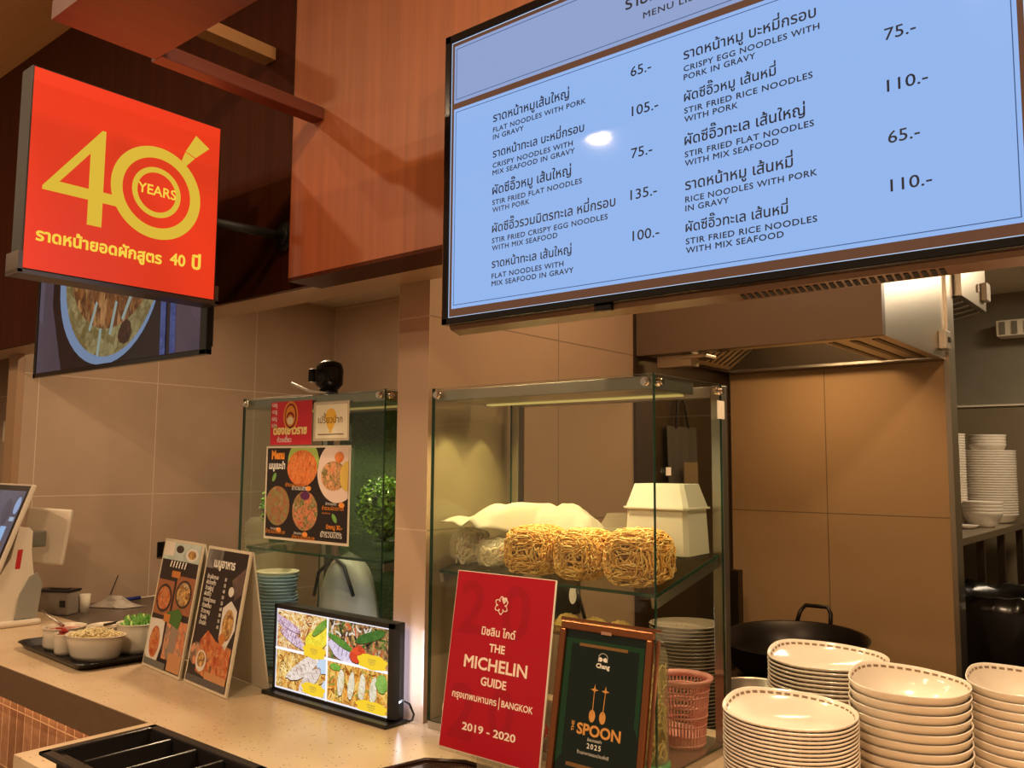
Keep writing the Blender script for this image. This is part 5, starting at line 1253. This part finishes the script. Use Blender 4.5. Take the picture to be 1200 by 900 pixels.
# neighbouring stall glimpsed at the far left
ct = thing('wall_dispenser', (-6.9, 1.9, 1.4), 'white dispenser box glimpsed past the tiled wall at the far left edge', 'dispenser')
obj('body', MB().box(-5.62, -5.50, 2.02, 2.12, 1.70, 1.83, b=.01), M['white_pl'], ct)
struct('wall_stall_back', MB().box(-7.4, -4.9, 2.122, 2.2, 0, 3.4), M['tileX'])
sb = thing('stall_counter', (-5.8, 1.9, 0), 'pale low counter of the next stall at the far left edge', 'counter')
obj('top', MB().box(-6.4, -5.15, 1.75, 2.12, 1.28, 1.32, b=.005), M['cream'], sb); obj('cabinet', MB().box(-6.38, -5.17, 1.77, 2.119, .001, 1.2799), M['greige'], sb)
pk = obj('red_packet', MB().obox((-5.78, 1.84, 1.4203), (1, .2, 0), (-.2, 1, 0), Z, .06, .04, .10, bev=.012), mat('red packet', (210, 60, 30), .4), loc=(-5.78, 1.84, 1.3203)); tag(pk, 'red packet standing on the neighbouring counter at the far left edge', 'packet')
pk = obj('yellow_tin', MB().lathe([(.001, 0), (.045, 0), (.045, .09), (.04, .095), (.001, .095)], (-5.42, 1.80, 1.3203), 24), mat('yellow tin', (220, 180, 70), .4), loc=(-5.42, 1.80, 1.3203)); tag(pk, 'yellow tin on the neighbouring counter at the far left edge', 'tin')
# ------------------------------------------------------------------ notices in front of the noodle case
dt = thing('display_tray', (-1.2, 1.42, .9), 'dark brown tray under the red plaque and the green notice', 'tray')
tx = [(-1.47, 1.30), (-1.44, 1.44), (-1.36, 1.49), (-.86, 1.50), (-.82, 1.47), (-.80, 1.16), (-.9, 1.13), (-1.38, 1.16)]
obj('tray_board', MB().prism([(x, y, .9004) for x, y in tx], (0, 0, .010)), mat('dark brown lacquer', (46, 28, 20), .18), dt)
obj('raised_rim', MB().tube([(x, y, .913) for x, y in tx], .005, 8, closed=True), mat('dark brown lacquer rim', (52, 32, 22), .18), dt)

mg = thing('red_plaque', (-1.26, 1.45, .91), 'tall red restaurant guide plaque with white lettering, in an acrylic holder', 'plaque')
th_, ph = math.radians(.8), math.radians(8.8)
u = Vector((math.cos(th_), math.sin(th_), 0)); n = Vector((-math.sin(th_), math.cos(th_), 0)); up = math.cos(ph) * Z + math.sin(ph) * n; nn = u.cross(up)
s_ = .9618; B = Vector((-1.404, 1.4476, .95)); w, h = .2837, .3905
obj('panel', MB().obox(B + u * w / 2 + up * h / 2 - nn * .0025, u, up, nn, w / 2, h / 2, .0025), [M['paper']], mg)
obj('red_face', MB().obox(B + u * w / 2 + up * h / 2 + nn * .0003, u, up, nn, w / 2 - .0015, h / 2 - .0015, .0003), mat('red plaque print', (172, 4, 30), .28), mg)
at = lambda a, b, k=1: B + u * (a * s_) + up * (b * s_) + nn * (.0006 + .0004 * k)
wl = MB()
for s, a, b, e_, hh, bo in (('มิชลิน ไกด์', .0952, .265, .101, None, .02), ('THE', .1232, .2295, .0468, .0182, .028), ('MICHELIN', .0512, .1872, .188, .0275, .024), ('GUIDE', .1084, .1535, .0756, .0185, .028), ('กรุงเทพมหานคร', .025, .1155, .136, None, .02), ('|', .1672, .1150, .0022, None, .0), ('BANGKOK', .1755, .1163, .0893, .0142, .024), ('2019 - 2020', .0665, .0492, .158, .0165, .024)):
    letter(wl, s, at(a, b), u, up, width=e_ * s_, height=hh * s_ if hh else None, bold=bo)
obj('lettering', wl, mat('cream plaque lettering', (246, 226, 206), .4), mg)
fl = MB(); fc = (.1465, .3357)
pts_o = []; pts_i = []
def fpt(a, r_): return at(fc[0] + r_ * math.sin(a), fc[1] + r_ * math.cos(a) * 1.0, 1)
N = 96
def fr_(a): return .0185 + .0028 * math.cos(6 * a)
for k in range(N):
    a0 = 2 * PI * k / N; a1 = 2 * PI * (k + 1) / N
    fl.quad(fpt(a0, fr_(a0)), fpt(a1, fr_(a1)), fpt(a1, fr_(a1) - .0028), fpt(a0, fr_(a0) - .0028))
for j in range(6):
    a = PI / 6 + j * PI / 3; fl.quad(fpt(a - .14, .0165), fpt(a + .14, .0165), fpt(a + .05 * 3, .010), fpt(a - .05 * 3, .010))
for dx, dy in ((.0035, .0155), (.0095, .0160)): fl.disc(at(fc[0] + dx + .002, fc[1] + dy - .002, 2), u, up, .0045, .0050, 20)
fl.poly([at(fc[0] + .0012, fc[1] + .0115, 2), at(fc[0] + .0158, fc[1] + .0125, 2), at(fc[0] + .0075, fc[1] + .0035, 2)])
obj('flower_emblem', fl, mat('cream emblem print', (246, 226, 206), .4), mg)
ghm = mat('darker red print', (158, 4, 28), .28)
for s__, a, b, z_ in (('2', .02, .265, .17), ('0', .15, .265, .17), ('2', .02, .03, .17), ('0', .14, .05, .15)): obj('faint_numeral', letter(MB(), s__, at(a, b, .2), u, up, size=z_ * .96, bold=.02), ghm, mg)
obj('acrylic_leg', MB().obox(B + u * w * .5 - Z * .02 + n * .012, u, n, Z, .030, .010, .0195, bev=.003), M['clear_pl'], mg)
obj('acrylic_back', MB().obox(B + u * w / 2 + up * h * .4 - nn * .0075, u, up, nn, w / 2 + .003, h * .42, .0022), M['acrylic'], mg)
obj('rear_strut', MB().obox(Vector((-1.262, 1.470, .942)), u, n, Z, .05, .012, .031), M['acrylic'], mg)

fs = thing('framed_notice', (-.97, 1.42, .91), 'copper framed dark green award notice leaning before the noodle case', 'frame')
s_ = .9589; th_, ph = math.radians(1.1), math.radians(10.6)
u = Vector((math.cos(th_), math.sin(th_), 0)); n = Vector((-math.sin(th_), math.cos(th_), 0)); up = math.cos(ph) * Z + math.sin(ph) * n; nn = u.cross(up)
B = Vector((-1.075, 1.405, .88)); w, h = .2138, .389; b0 = .034
at = lambda a, b, k=1: B + u * (a * s_) + up * (b * s_) + nn * (.0012 + .0004 * k)
cop = mat('copper frame', (150, 92, 58), .28, .85)
def bar(a0, b0_, a1, b1_, d=.006):
    return MB().obox(B + u * (a0 + a1) / 2 + up * (b0_ + b1_) / 2 + nn * .001, u, up, nn, abs(a1 - a0) / 2, abs(b1_ - b0_) / 2, d, bev=.002)
fr = MB(); fw = .0125
for m_ in (bar(0, h - fw * 1.25, w, h), bar(0, b0, w, b0 + fw), bar(0, b0 + fw, fw, h - fw * 1.25), bar(w - fw, b0 + fw, w, h - fw * 1.25)): fr.add(m_.v, m_.f)
obj('frame', fr, cop, fs)
obj('outer_rail', MB().obox(B + u * (-.006) + up * (h / 2 + .012) - nn * .007, u, up, nn, .003, h / 2 - .026, .003).obox(B + u * (w + .006) + up * (h / 2 + .012) - nn * .007, u, up, nn, .003, h / 2 - .026, .003).obox(B + u * w / 2 + up * (h + .004) - nn * .007, u, up, nn, w / 2 + .009, .003, .003), mat('rose copper rail', (150, 96, 66), .25, .9), fs)
obj('backing', MB().obox(B + u * w / 2 + up * (h + b0) / 2 - nn * .004, u, up, nn, w / 2 - .002, (h - b0) / 2 - .002, .003), M['black'], fs)
obj('green_sheet', MB().quad(B + u * fw + up * (b0 + fw) + nn * .0008, B + u * (w - fw) + up * (b0 + fw) + nn * .0008, B + u * (w - fw) + up * (h - fw) + nn * .0008, B + u * fw + up * (h - fw) + nn * .0008), mat('dark green print', (10, 24, 16), .12), fs)
side = MB()
side.poly([at(.014, .372, 0), at(.205, .372, 0), at(.205, .362, 0), at(.03, .362, 0), at(.03, .14, 0), at(.014, .12, 0)]); side.poly([at(.205, .362, 0), at(.205, .20, 0), at(.194, .22, 0), at(.194, .362, 0)])
obj('green_border', side, mat('mid green print', (18, 54, 28), .12), fs)
obj('notch', MB().obox(B + u * w * .52 + up * (h - .0145) + nn * .0072, u, up, nn, .012, .003, .001), mat('pale copper', (196, 150, 120), .3, .6), fs)
gd = mat('gold print', (226, 160, 84), .3, .3); gbm = mat('dull gold print', (120, 86, 42), .3)
obj('gold_bar', MB().quad(at(.049, .3585), at(.167, .3585), at(.167, .3645), at(.049, .3645)), gbm, fs); obj('gold_bar', MB().quad(at(.043, .121), at(.13, .121), at(.13, .1285), at(.043, .1285)), gbm, fs)
g2 = MB()
for (sx_, sy_), (ex, ey) in (((.0964, .2763), (.0957, .2281)), ((.1228, .2763), (.1207, .2281))):
    R = .0098
    pts = []
    for k in range(8): a = PI / 2 + k * PI / 4; rr = R if k % 2 == 0 else R * .28; pts.append(at(sx_ + rr * math.cos(a), sy_ + rr * 1.15 * math.sin(a)))
    g2.poly(pts); g2.quad(at(ex - .0009, ey), at(ex + .0009, ey), at(sx_ + .0009, sy_), at(sx_ - .0009, sy_)); g2.disc(at(ex, ey - .003), u, up, .0072, .0118, 28)
obj('spoon_emblem', g2, gd, fs)
g3 = MB(); letter(g3, 'SPOON', at(.0619, .1866), u, up, width=.105 * s_, height=.0215 * s_, bold=.035); letter(g3, 'THE', at(.0548, .1885), up, -u, width=.0205 * s_, height=.0062, bold=.03)
obj('gold_lettering', g3, gd, fs)
g4 = MB(); letter(g4, '2025', at(.0899, .1622), u, up, width=.0336 * s_, height=.0095, bold=.02, spacing=.15); letter(g4, 'Chang', at(.0946, .3205), u, up, width=.0327 * s_, bold=.04); letter(g4, 'ช้อนทองคำ', at(.0899, .1762), u, up, width=.034 * s_); letter(g4, 'ร้านอาหารแนะนำแห่งปี', at(.0679, .1490), u, up, width=.0753 * s_)
for sx_ in (-1, 1):
    g4.disc(at(.1095 + sx_ * .006, .3375, 1), u, up, .0052, .0042, 20); g4.quad(at(.1095 + sx_ * .0095, .333), at(.1095 + sx_ * .0115, .333), at(.1095 + sx_ * .009, .340), at(.1095 + sx_ * .0075, .340))
g4.ring(at(.1095, .338, 1), u, up, .011, .0118, 24, a0=.3, a1=PI - .3)
obj('white_lettering', g4, mat('white notice print', (226, 220, 206), .3), fs)
obj('easel_leg', MB().obox(Vector((-.97, 1.466, .995)), u, Vector((0, .03, -1)), Vector((0, 1, .03)), .02, .080, .002), M['black'], fs)

# ------------------------------------------------------------------ stacks of white wavy dishes
def wave_tab(a, tab):
    a = a % (2 * PI) / (2 * PI) * len(tab); i = int(a) % len(tab); f_ = a - int(a); n_ = len(tab)
    p0, p1, p2, p3 = tab[(i - 1) % n_], tab[i], tab[(i + 1) % n_], tab[(i + 2) % n_]
    return p1 + .5 * f_ * (p2 - p0 + f_ * (2 * p0 - 5 * p1 + 4 * p2 - p3 + f_ * (3 * (p1 - p2) + p3 - p0)))
#        0     30    60    90    120   150   180   210   240   270   300   330 degrees (0 = right, 90 = away)
ZT = [.001, .003, .008, .014, .019, .016, .001, -.007, -.009, -.011, -.010, -.004]
RT_ = [1.00, .99, .97, .94, .97, .985, 1.07, 1.00, .97, .96, 1.00, 1.03]
def dish_mb(R, fy, H, foot, n=72, wav=1.0, stitch=True, wall=.90, th=.04, r1=.945, r2=.925):
    prof = [(.001, .002), (foot * .9, .002), (foot * .95, 0), (foot, 0), (foot * 1.02, .004), (R * wall, H * .70), (R * .988, H - .004), (R * 1.004, H - .0015), (R * 1.0, H + .0012), (R * .985, H + .0008), (R * r1, H - .0045), (R * r2, H - .0085), (R * (wall - th), H * .66), (foot * 1.02, .0060), (.001, .0050)]
    k_ = [0, 0, 0, 0, .05, .7, 1, 1, 1, 1, .95, .9, .7, .05, 0]
    kr = [0, 0, 0, 0, .05, .98, 1, 1, 1, 1, 1, 1, .98, .05, 0]
    def wv(a, j): return 1 + (wave_tab(a, RT_) - 1) * kr[j], wave_tab(a, ZT) * k_[j] * wav
    mb = MB().lathe(prof, (0, 0, 0), n, fy=fy, wav=wv)
    P = len(prof) - 1
    if stitch:
        for i in range(len(mb.f)):
            k, j = divmod(i, P)
            if j == 10 and k % 3: mb.mi[i] = 1
    return mb
def stack(mb, mats, center, yaw, n, step, label_top, label_rest, group, sag=0.0):
    base = obj('dish', mb, mats)
    r = random.Random(n)
    for i in range(n):
        o = base if i == 0 else base.copy()
        if i: COL.objects.link(o)
        o.location = (center[0] + r.uniform(-.0006, .0006), center[1] + r.uniform(-.0006, .0006), .9005 + i * step); o.rotation_euler = (0, 0, yaw + r.uniform(-.006, .006))
        tag(o, label_top if i == n - 1 else label_rest, 'dish', group)
cm_ = [M['white_cer'], M['stitch']]
YW = math.radians(39.6)
stack(dish_mb(.127, .86, .030, .075, 120), cm_, (-.699, 1.735), YW, 23, .0076, 'top white wavy plate of the front stack, nearest the glass case', 'white wavy plate in the front stack nearest the glass case', 'wavy plates in the front stack')
stack(dish_mb(.133, .80, .034, .080, 120), cm_, (-.735, 2.055), YW + .06, 24, .0092, 'top white wavy plate of the rear stack below the wok', 'white wavy plate in the rear stack below the wok', 'wavy plates in the rear stack')
stack(dish_mb(.113, .86, .062, .055, 111, wall=.952, th=.022, r1=.968, r2=.952), cm_, (-.524, 1.930), YW - .10, 11, .0183, 'top white wavy bowl of the deep stack in the middle of the dishes', 'white wavy bowl in the deep stack between the other dish stacks', 'wavy bowls in the middle stack')
stack(dish_mb(.113, .86, .062, .055, 111, wall=.952, th=.022, r1=.968, r2=.952), cm_, (-.338, 2.094), YW - .05, 11, .0180, 'top white wavy bowl of the stack cut by the right edge', 'white wavy bowl in the stack cut by the right edge of the view', 'wavy bowls in the right stack')

# ------------------------------------------------------------------ black cutlery tray
ct = thing('cutlery_tray', (-1.78, .97, .9), 'black cutlery tray with long compartments, at the bottom left corner', 'cutlery tray')
blk = mat('black satin plastic', (34, 30, 28), .25)
x0, x1, y0, y1 = -2.012, -1.553, .835, 1.100
zr = .958
fr = MB(); nx = 4; xs_ = [x0 + .022 + i * ((x1 - x0 - .044 + .016) / nx) for i in range(nx + 1)]
fr.box(x0, x1, y1 - .024, y1, zr - .008, zr, b=.003).box(x0, x1, y0, y0 + .024, zr - .008, zr, b=.003).box(x0, x0 + .022, y0, y1, zr - .008, zr, b=.003).box(x1 - .022, x1, y0, y1, zr - .008, zr, b=.003)
obj('rim', fr, blk, ct)
obj('floor_plate', MB().box(x0 + .02, x1 - .02, y0 + .034, y1 - .02, .9004, .904), blk, ct)
wm = MB().box(x0 + .012, x0 + .022, y0 + .034, y1 - .02, .9042, zr - .0082).box(x1 - .022, x1 - .012, y0 + .034, y1 - .02, .9042, zr - .0082).box(x0 + .0222, x1 - .0222, y1 - .026, y1 - .018, .9042, zr - .0082).box(x0 + .0222, x1 - .0222, y0 + .034, y0 + .042, .9042, zr - .0082)
obj('side_wall', wm, blk, ct)
for i in range(1, nx): obj('divider', MB().box(xs_[i] - .012, xs_[i] - .004, y0 + .0425, y1 - .0265, .9042, zr - .004, b=.003), blk, ct)

# ------------------------------------------------------------------ cooking side: hood, wok, stove
hd = thing('range_hood', (-1.22, 3.1, 1.99), 'wide taupe fronted extractor hood with a steel side, above the wok', 'extractor hood')
hx0, hx1, hy0, hy1, hz = -1.6565, -.782, 2.727, 3.508, 1.99
obj('front_panel', MB().box(hx0, hx1, hy0, hy0 + .03, hz, 2.597), mat('taupe hood front', (92, 72, 55), .35), hd)
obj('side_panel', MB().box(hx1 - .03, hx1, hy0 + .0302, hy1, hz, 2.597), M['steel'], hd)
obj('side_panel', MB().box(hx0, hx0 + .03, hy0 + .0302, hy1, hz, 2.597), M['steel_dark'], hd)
obj('gutter_lip', MB().box(hx0 + .0302, hx1 - .0302, hy0 + .0302, hy0 + .075, hz, hz + .02), M['steel'], hd); obj('gutter_lip', MB().box(hx0 + .0302, hx1 - .0302, hy1 - .06, hy1 - .001, hz, hz + .02), M['steel'], hd)
inn = MB(); A = [(hx0 + .0305, hy0 + .0755, hz + .01), (hx1 - .0305, hy0 + .0755, hz + .01), (hx1 - .0305, hy1 - .0605, hz + .01), (hx0 + .0305, hy1 - .0605, hz + .01)]; Bq = [(-1.38, 2.95, 2.17), (-1.0, 2.95, 2.17), (-1.0, 3.36, 2.17), (-1.38, 3.36, 2.17)]
inn.add(A + Bq, [(0, 1, 5, 4), (1, 2, 6, 5), (2, 3, 7, 6), (3, 0, 4, 7), (4, 5, 6, 7)])
obj('inner_slopes', inn, M['steel'], hd)
fl_ = obj('filter', MB().obox((-1.521, 3.10, 2.058), (1, 0, .69), (0, 1, 0), (-.69, 0, 1), .085, .29, .004), M['steel_dark'], hd)
sl = MB()
for k in range(13): sl.obox((-1.517, 2.835 + k * .044, 2.052), (1, 0, .69), (0, 1, 0), (-.69, 0, 1), .080, .012, .003)
obj('baffle_slat', sl, M['steel'], fl_)
obj('light_panel', MB().box(-1.0, hx1 - .031, hy0 + .08, hy1 - .08, hz + .004, hz + .012, b=.002), M['steel'], hd)
sl = MB()
for k in range(3): sl.box(-.985 + k * .07, -.965 + k * .07, hy0 + .10, hy1 - .10, hz + .001, hz + .004)
obj('grille_slot', sl, M['steel_dark'], hd)
area('hood_lamp', (-1.19, 3.12, 2.14), .25, 4.5, (1, .66, .34))
obj('hook', MB().tube([(-1.02, 2.90, 2.17), (-1.02, 2.90, 2.11), (-1.02, 2.915, 2.10)], .006, 8), M['steel_dark'], hd)
sw = obj('switch_box', MB().box(hx1 + .0002, hx1 + .028, 3.40, 3.47, 2.02, 2.09, b=.006), M['white_pl'], hd); obj('toggle', MB().box(hx1 + .0282, hx1 + .034, 3.425, 3.445, 2.045, 2.065, b=.002), M['black'], sw)
jb = obj('junction_box', MB().box(-1.60, -1.46, 2.78, 2.84, 1.945, 1.9885, b=.003), M['steel'], hd); obj('cover', MB().box(-1.50, -1.40, 2.77, 2.86, 1.972, 1.984, b=.002), M['steel'], jb)

stv = thing('wok_stove', (-1.2, 2.95, 0), 'dark wok stove standing against the tiled cooking wall', 'stove')
obj('body', MB().box(-1.64, -.80, 2.66, 3.42, .02, .80, b=.01), M['steel_dark'], stv)
obj('burner_ring', MB().lathe([(.20, 0), (.25, 0), (.24, .07), (.19, .07)], (-1.165, 2.93, .8003), 40, close=True), M['iron'], stv)
obj('backsplash_post', MB().box(-1.60, -1.56, 3.36, 3.40, .80, 1.16, b=.004), M['steel_dark'], stv)
for x, y in ((-1.6, 2.7), (-.84, 2.7), (-1.6, 3.38), (-.84, 3.38)): obj('leg', MB().cyl((x, y, 0), (x, y, .0199), .02, 14), M['black'], stv)
wk = thing('wok', (-1.125, 2.93, .86), 'big dark iron wok with a loop handle, on the stove behind the plates', 'wok')
wr = .245
pr = [(.001, 0), (.10, .008), (.17, .04), (.225, .095), (wr, .155), (wr + .004, .157), (wr - .004, .155), (.218, .095), (.165, .045), (.098, .014), (.001, .006)]
tilt = Matrix.Rotation(math.radians(4), 3, 'X')
mb = MB().lathe(pr, (0, 0, 0), 64); off = Vector((-1.165, 2.93, .850)); mb.v = [tuple(tilt @ Vector(v) + off) for v in mb.v]; obj('wok_pan', mb, M['iron'], wk)
hp = [(-.06, wr - .002, .150), (-.055, wr + .03, .185), (-.04, wr + .045, .205), (.04, wr + .045, .205), (.055, wr + .03, .185), (.06, wr - .002, .150)]
mb = MB().tube(hp, .0075, 10); ra = Matrix.Rotation(math.radians(4), 3, 'Z'); mb.v = [tuple(tilt @ (ra @ Vector(v)) + off) for v in mb.v]; obj('loop_handle', mb, M['iron'], wk)
po = thing('steel_pot', (-1.19, 2.50, .80), 'round stainless pot in front of the wok, half hidden by the plates', 'pot')
obj('pot_body', MB().lathe([(.001, 0), (.11, 0), (.118, .01), (.118, .125), (.123, .128), (.118, .130), (.114, .125), (.114, .012), (.001, .008)], (-1.105, 2.335, .80), 44), M['steel'], po)
po.location = (-1.112, 2.505, .80)
for ch in po.children:
    for v in ch.data.vertices: v.co -= Vector((-1.105 + 1.19, 2.335 - 2.50, 0))
st2 = thing('side_table', (-1.2, 2.32, 0), 'low steel table behind the noodle case carrying the round pot', 'table')
obj('top', MB().box(-1.45, -.70, 2.125, 2.64, .775, .7995, b=.003), M['steel_top'], st2)
for x in (-1.43, -.72):
    for y in (2.145, 2.62): obj('leg', MB().box(x - .012, x + .012, y - .012, y + .012, .0, .7748), M['steel_dark'], st2)
ap = thing('hanging_apron', (-1.64, 3.0, 1.9), 'dark apron hanging on the dark wall seen through the noodle case', 'apron')
rows = []
for i in range(17):
    t = i / 16; row = []
    hw = .12
    for j in range(21): f_ = j / 20 * 2 - 1; row.append((-1.650 + .014 * (1 + math.sin(j * 1.1)) * (.3 + t), 3.05 + f_ * hw, 1.74 - .52 * t))
    rows.append(row)
obj('cloth', MB().grid(rows), mat('dark apron cloth', (64, 54, 44), .8), ap)
obj('strap', MB().tube([(-1.645, 3.0, 1.735), (-1.648, 3.02, 1.83), (-1.648, 3.05, 1.86), (-1.648, 3.08, 1.83), (-1.645, 3.1, 1.735)], .006, 6), mat('dark apron strap', (44, 34, 28), .8), ap)
obj('patch', MB().box(-1.613, -1.610, 3.0, 3.11, 1.50, 1.60), mat('tan patch', (120, 96, 66), .7), ap)

# ------------------------------------------------------------------ back room seen past the cooking wall
h2 = thing('second_hood', (-1.1, 3.85, 2.25), 'small steel extractor hood with a white switch, past the end of the tiled wall', 'extractor hood')
obj('body', MB().box(-1.5, -.745, 3.63, 4.08, 2.252, 2.598), M['steel'], h2)
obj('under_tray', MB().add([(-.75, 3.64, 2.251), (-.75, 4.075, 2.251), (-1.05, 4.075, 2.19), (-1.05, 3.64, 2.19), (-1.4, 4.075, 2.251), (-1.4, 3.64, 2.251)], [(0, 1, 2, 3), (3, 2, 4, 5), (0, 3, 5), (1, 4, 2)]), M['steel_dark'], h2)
sl = MB()
for k in range(4): sl.obox((-.87 , 3.72 + k * .1, 2.2215), (1, 0, .2), (0, 1, 0), (-.2, 0, 1), .11, .006, .002)
obj('under_slat', sl, M['steel'], h2)
obj('switch', MB().box(-.7445, -.72, 3.98, 4.05, 2.285, 2.36, b=.005), M['white_pl'], h2); obj('dial', MB().box(-.7445, -.738, 3.90, 3.925, 2.31, 2.34), M['paper'], h2)
vt = thing('wall_duct', (-.3, 5.5, 2.2), 'pale ribbed duct along the far wall at the top right', 'duct')
obj('trunk', MB().box(-.95, 1.5, 5.45, 5.585, 2.33, 2.42, b=.004), M['cream'], vt)
for k in range(14): obj('rib', MB().box(-.93 + k * .06, -.905 + k * .06, 5.44, 5.4495, 2.34, 2.41), M['grey_plaster'], vt)
rk = thing('dish_rack', (-1.2, 4.7, 0), 'steel rack of white bowls in the back room at the right', 'rack')
obj('top_shelf', MB().box(-1.6, -.855, 3.98, 5.50, 1.262, 1.294, b=.003), M['steel'], rk)
obj('lower_shelf', MB().box(-1.58, -.875, 4.46, 5.48, .6, .62, b=.003), M['steel_dark'], rk)
for x in (-1.57, -.885):
    for y in (4.48, 4.95, 5.46): obj('leg', MB().box(x - .016, x + .016, y - .016, y + .016, 0, 1.2618), M['steel_dark'], rk)
def round_mb(R, H, foot, n=40): return MB().lathe([(.001, .004), (foot * .9, .003), (foot * .92, 0), (foot, 0), (foot + (R - foot) * .55, H * .35), (R * .97, H * .85), (R, H), (R * .985, H + .002), (R * .95, H * .86), (foot + (R - foot) * .5, H * .38), (foot, .007), (.001, .007)], (0, 0, 0), n)
def pile(name, mb, m, c, n, step, ltop, lrest, cat, group, jit=.0007):
    b_ = obj(name, mb, m); r = random.Random(n)
    for i in range(n):
        o = b_ if i == 0 else b_.copy()
        if i: COL.objects.link(o)
        o.location = (c[0] + r.uniform(-jit, jit), c[1] + r.uniform(-jit, jit), c[2] + i * step); tag(o, ltop if i == n - 1 else lrest, cat, group)
wb = mat('white melamine', (232, 222, 206), .3)
pile('bowl', round_mb(.14, .05, .09), wb, (-.995, 5.29, 1.2945), 26, .0135, 'white bowl on top of the tall stack, under the small bowls', 'white bowl in the tall stack on the far rack', 'bowl', 'tall stack of bowls on the rack')
pile('bowl', round_mb(.092, .075, .05), wb, (-.990, 5.285, 1.2945 + 25 * .0135 + .012), 4, .016, 'topmost small white bowl crowning the tall stack', 'small white bowl near the top of the tall stack', 'bowl', 'small bowls crowning the tall stack')
pile('bowl', round_mb(.092, .075, .05), wb, (-.945, 4.86, 1.2945), 4, .017, 'top small white bowl of the short stack on the front of the rack', 'small white bowl of the short stack on the front of the rack', 'bowl', 'short stack of small bowls')
pile('bowl', round_mb(.095, .05, .06), wb, (-1.12, 4.93, 1.2945), 32, .0135, 'top white bowl of the stack half hidden by the tiled wall', 'white bowl in the stack half hidden by the tiled wall', 'bowl', 'half hidden stack of bowls')
o = obj('saucer', MB().lathe([(.001, .003), (.03, .002), (.032, 0), (.036, .002), (.062, .016), (.060, .018), (.034, .006), (.001, .006)], (0, 0, 0), 32), wb); o.location = (-.985, 4.66, 1.2945); tag(o, 'white saucer lying beside the short stack of bowls on the rack', 'saucer')
bn = thing('waste_bin', (-.71, 4.05, 0), 'tall waste bin lined with a crumpled black bag, in the back room', 'bin')
obj('barrel', MB().lathe([(.001, 0), (.24, 0), (.275, .98), (.265, .98), (.23, .02), (.001, .02)], (-.71, 4.05, 0), 48), M['black_matte'], bn)
rows = []
for i in range(15):
    t = i / 14; row = []
    for j in range(97):
        a = 2 * PI * (j % 96) / 96; d = Vector((math.cos(a), math.sin(a), 0)); nz = noise.noise(Vector((d.x * 4, d.y * 4, t * 3.5))) + .5 * noise.noise(Vector((d.x * 11, d.y * 11, t * 6)))
        if t < .55: rr = .292 + .014 * nz + .012 * math.sin(t * 5); z = .42 + (1.085 - .42) * (t / .55)
        else: q_ = (t - .55) / .45; rr = .29 - .13 * q_ + .02 * nz; z = 1.085 + .045 * math.sin(q_ * PI) - .12 * q_
        row.append((-.71 + d.x * rr, 4.05 + d.y * rr, z + .022 * nz * min(1, t * 2)))
    rows.append(row)
obj('bin_bag', MB().grid(rows), mat('black bag film', (14, 12, 12), .22), bn)
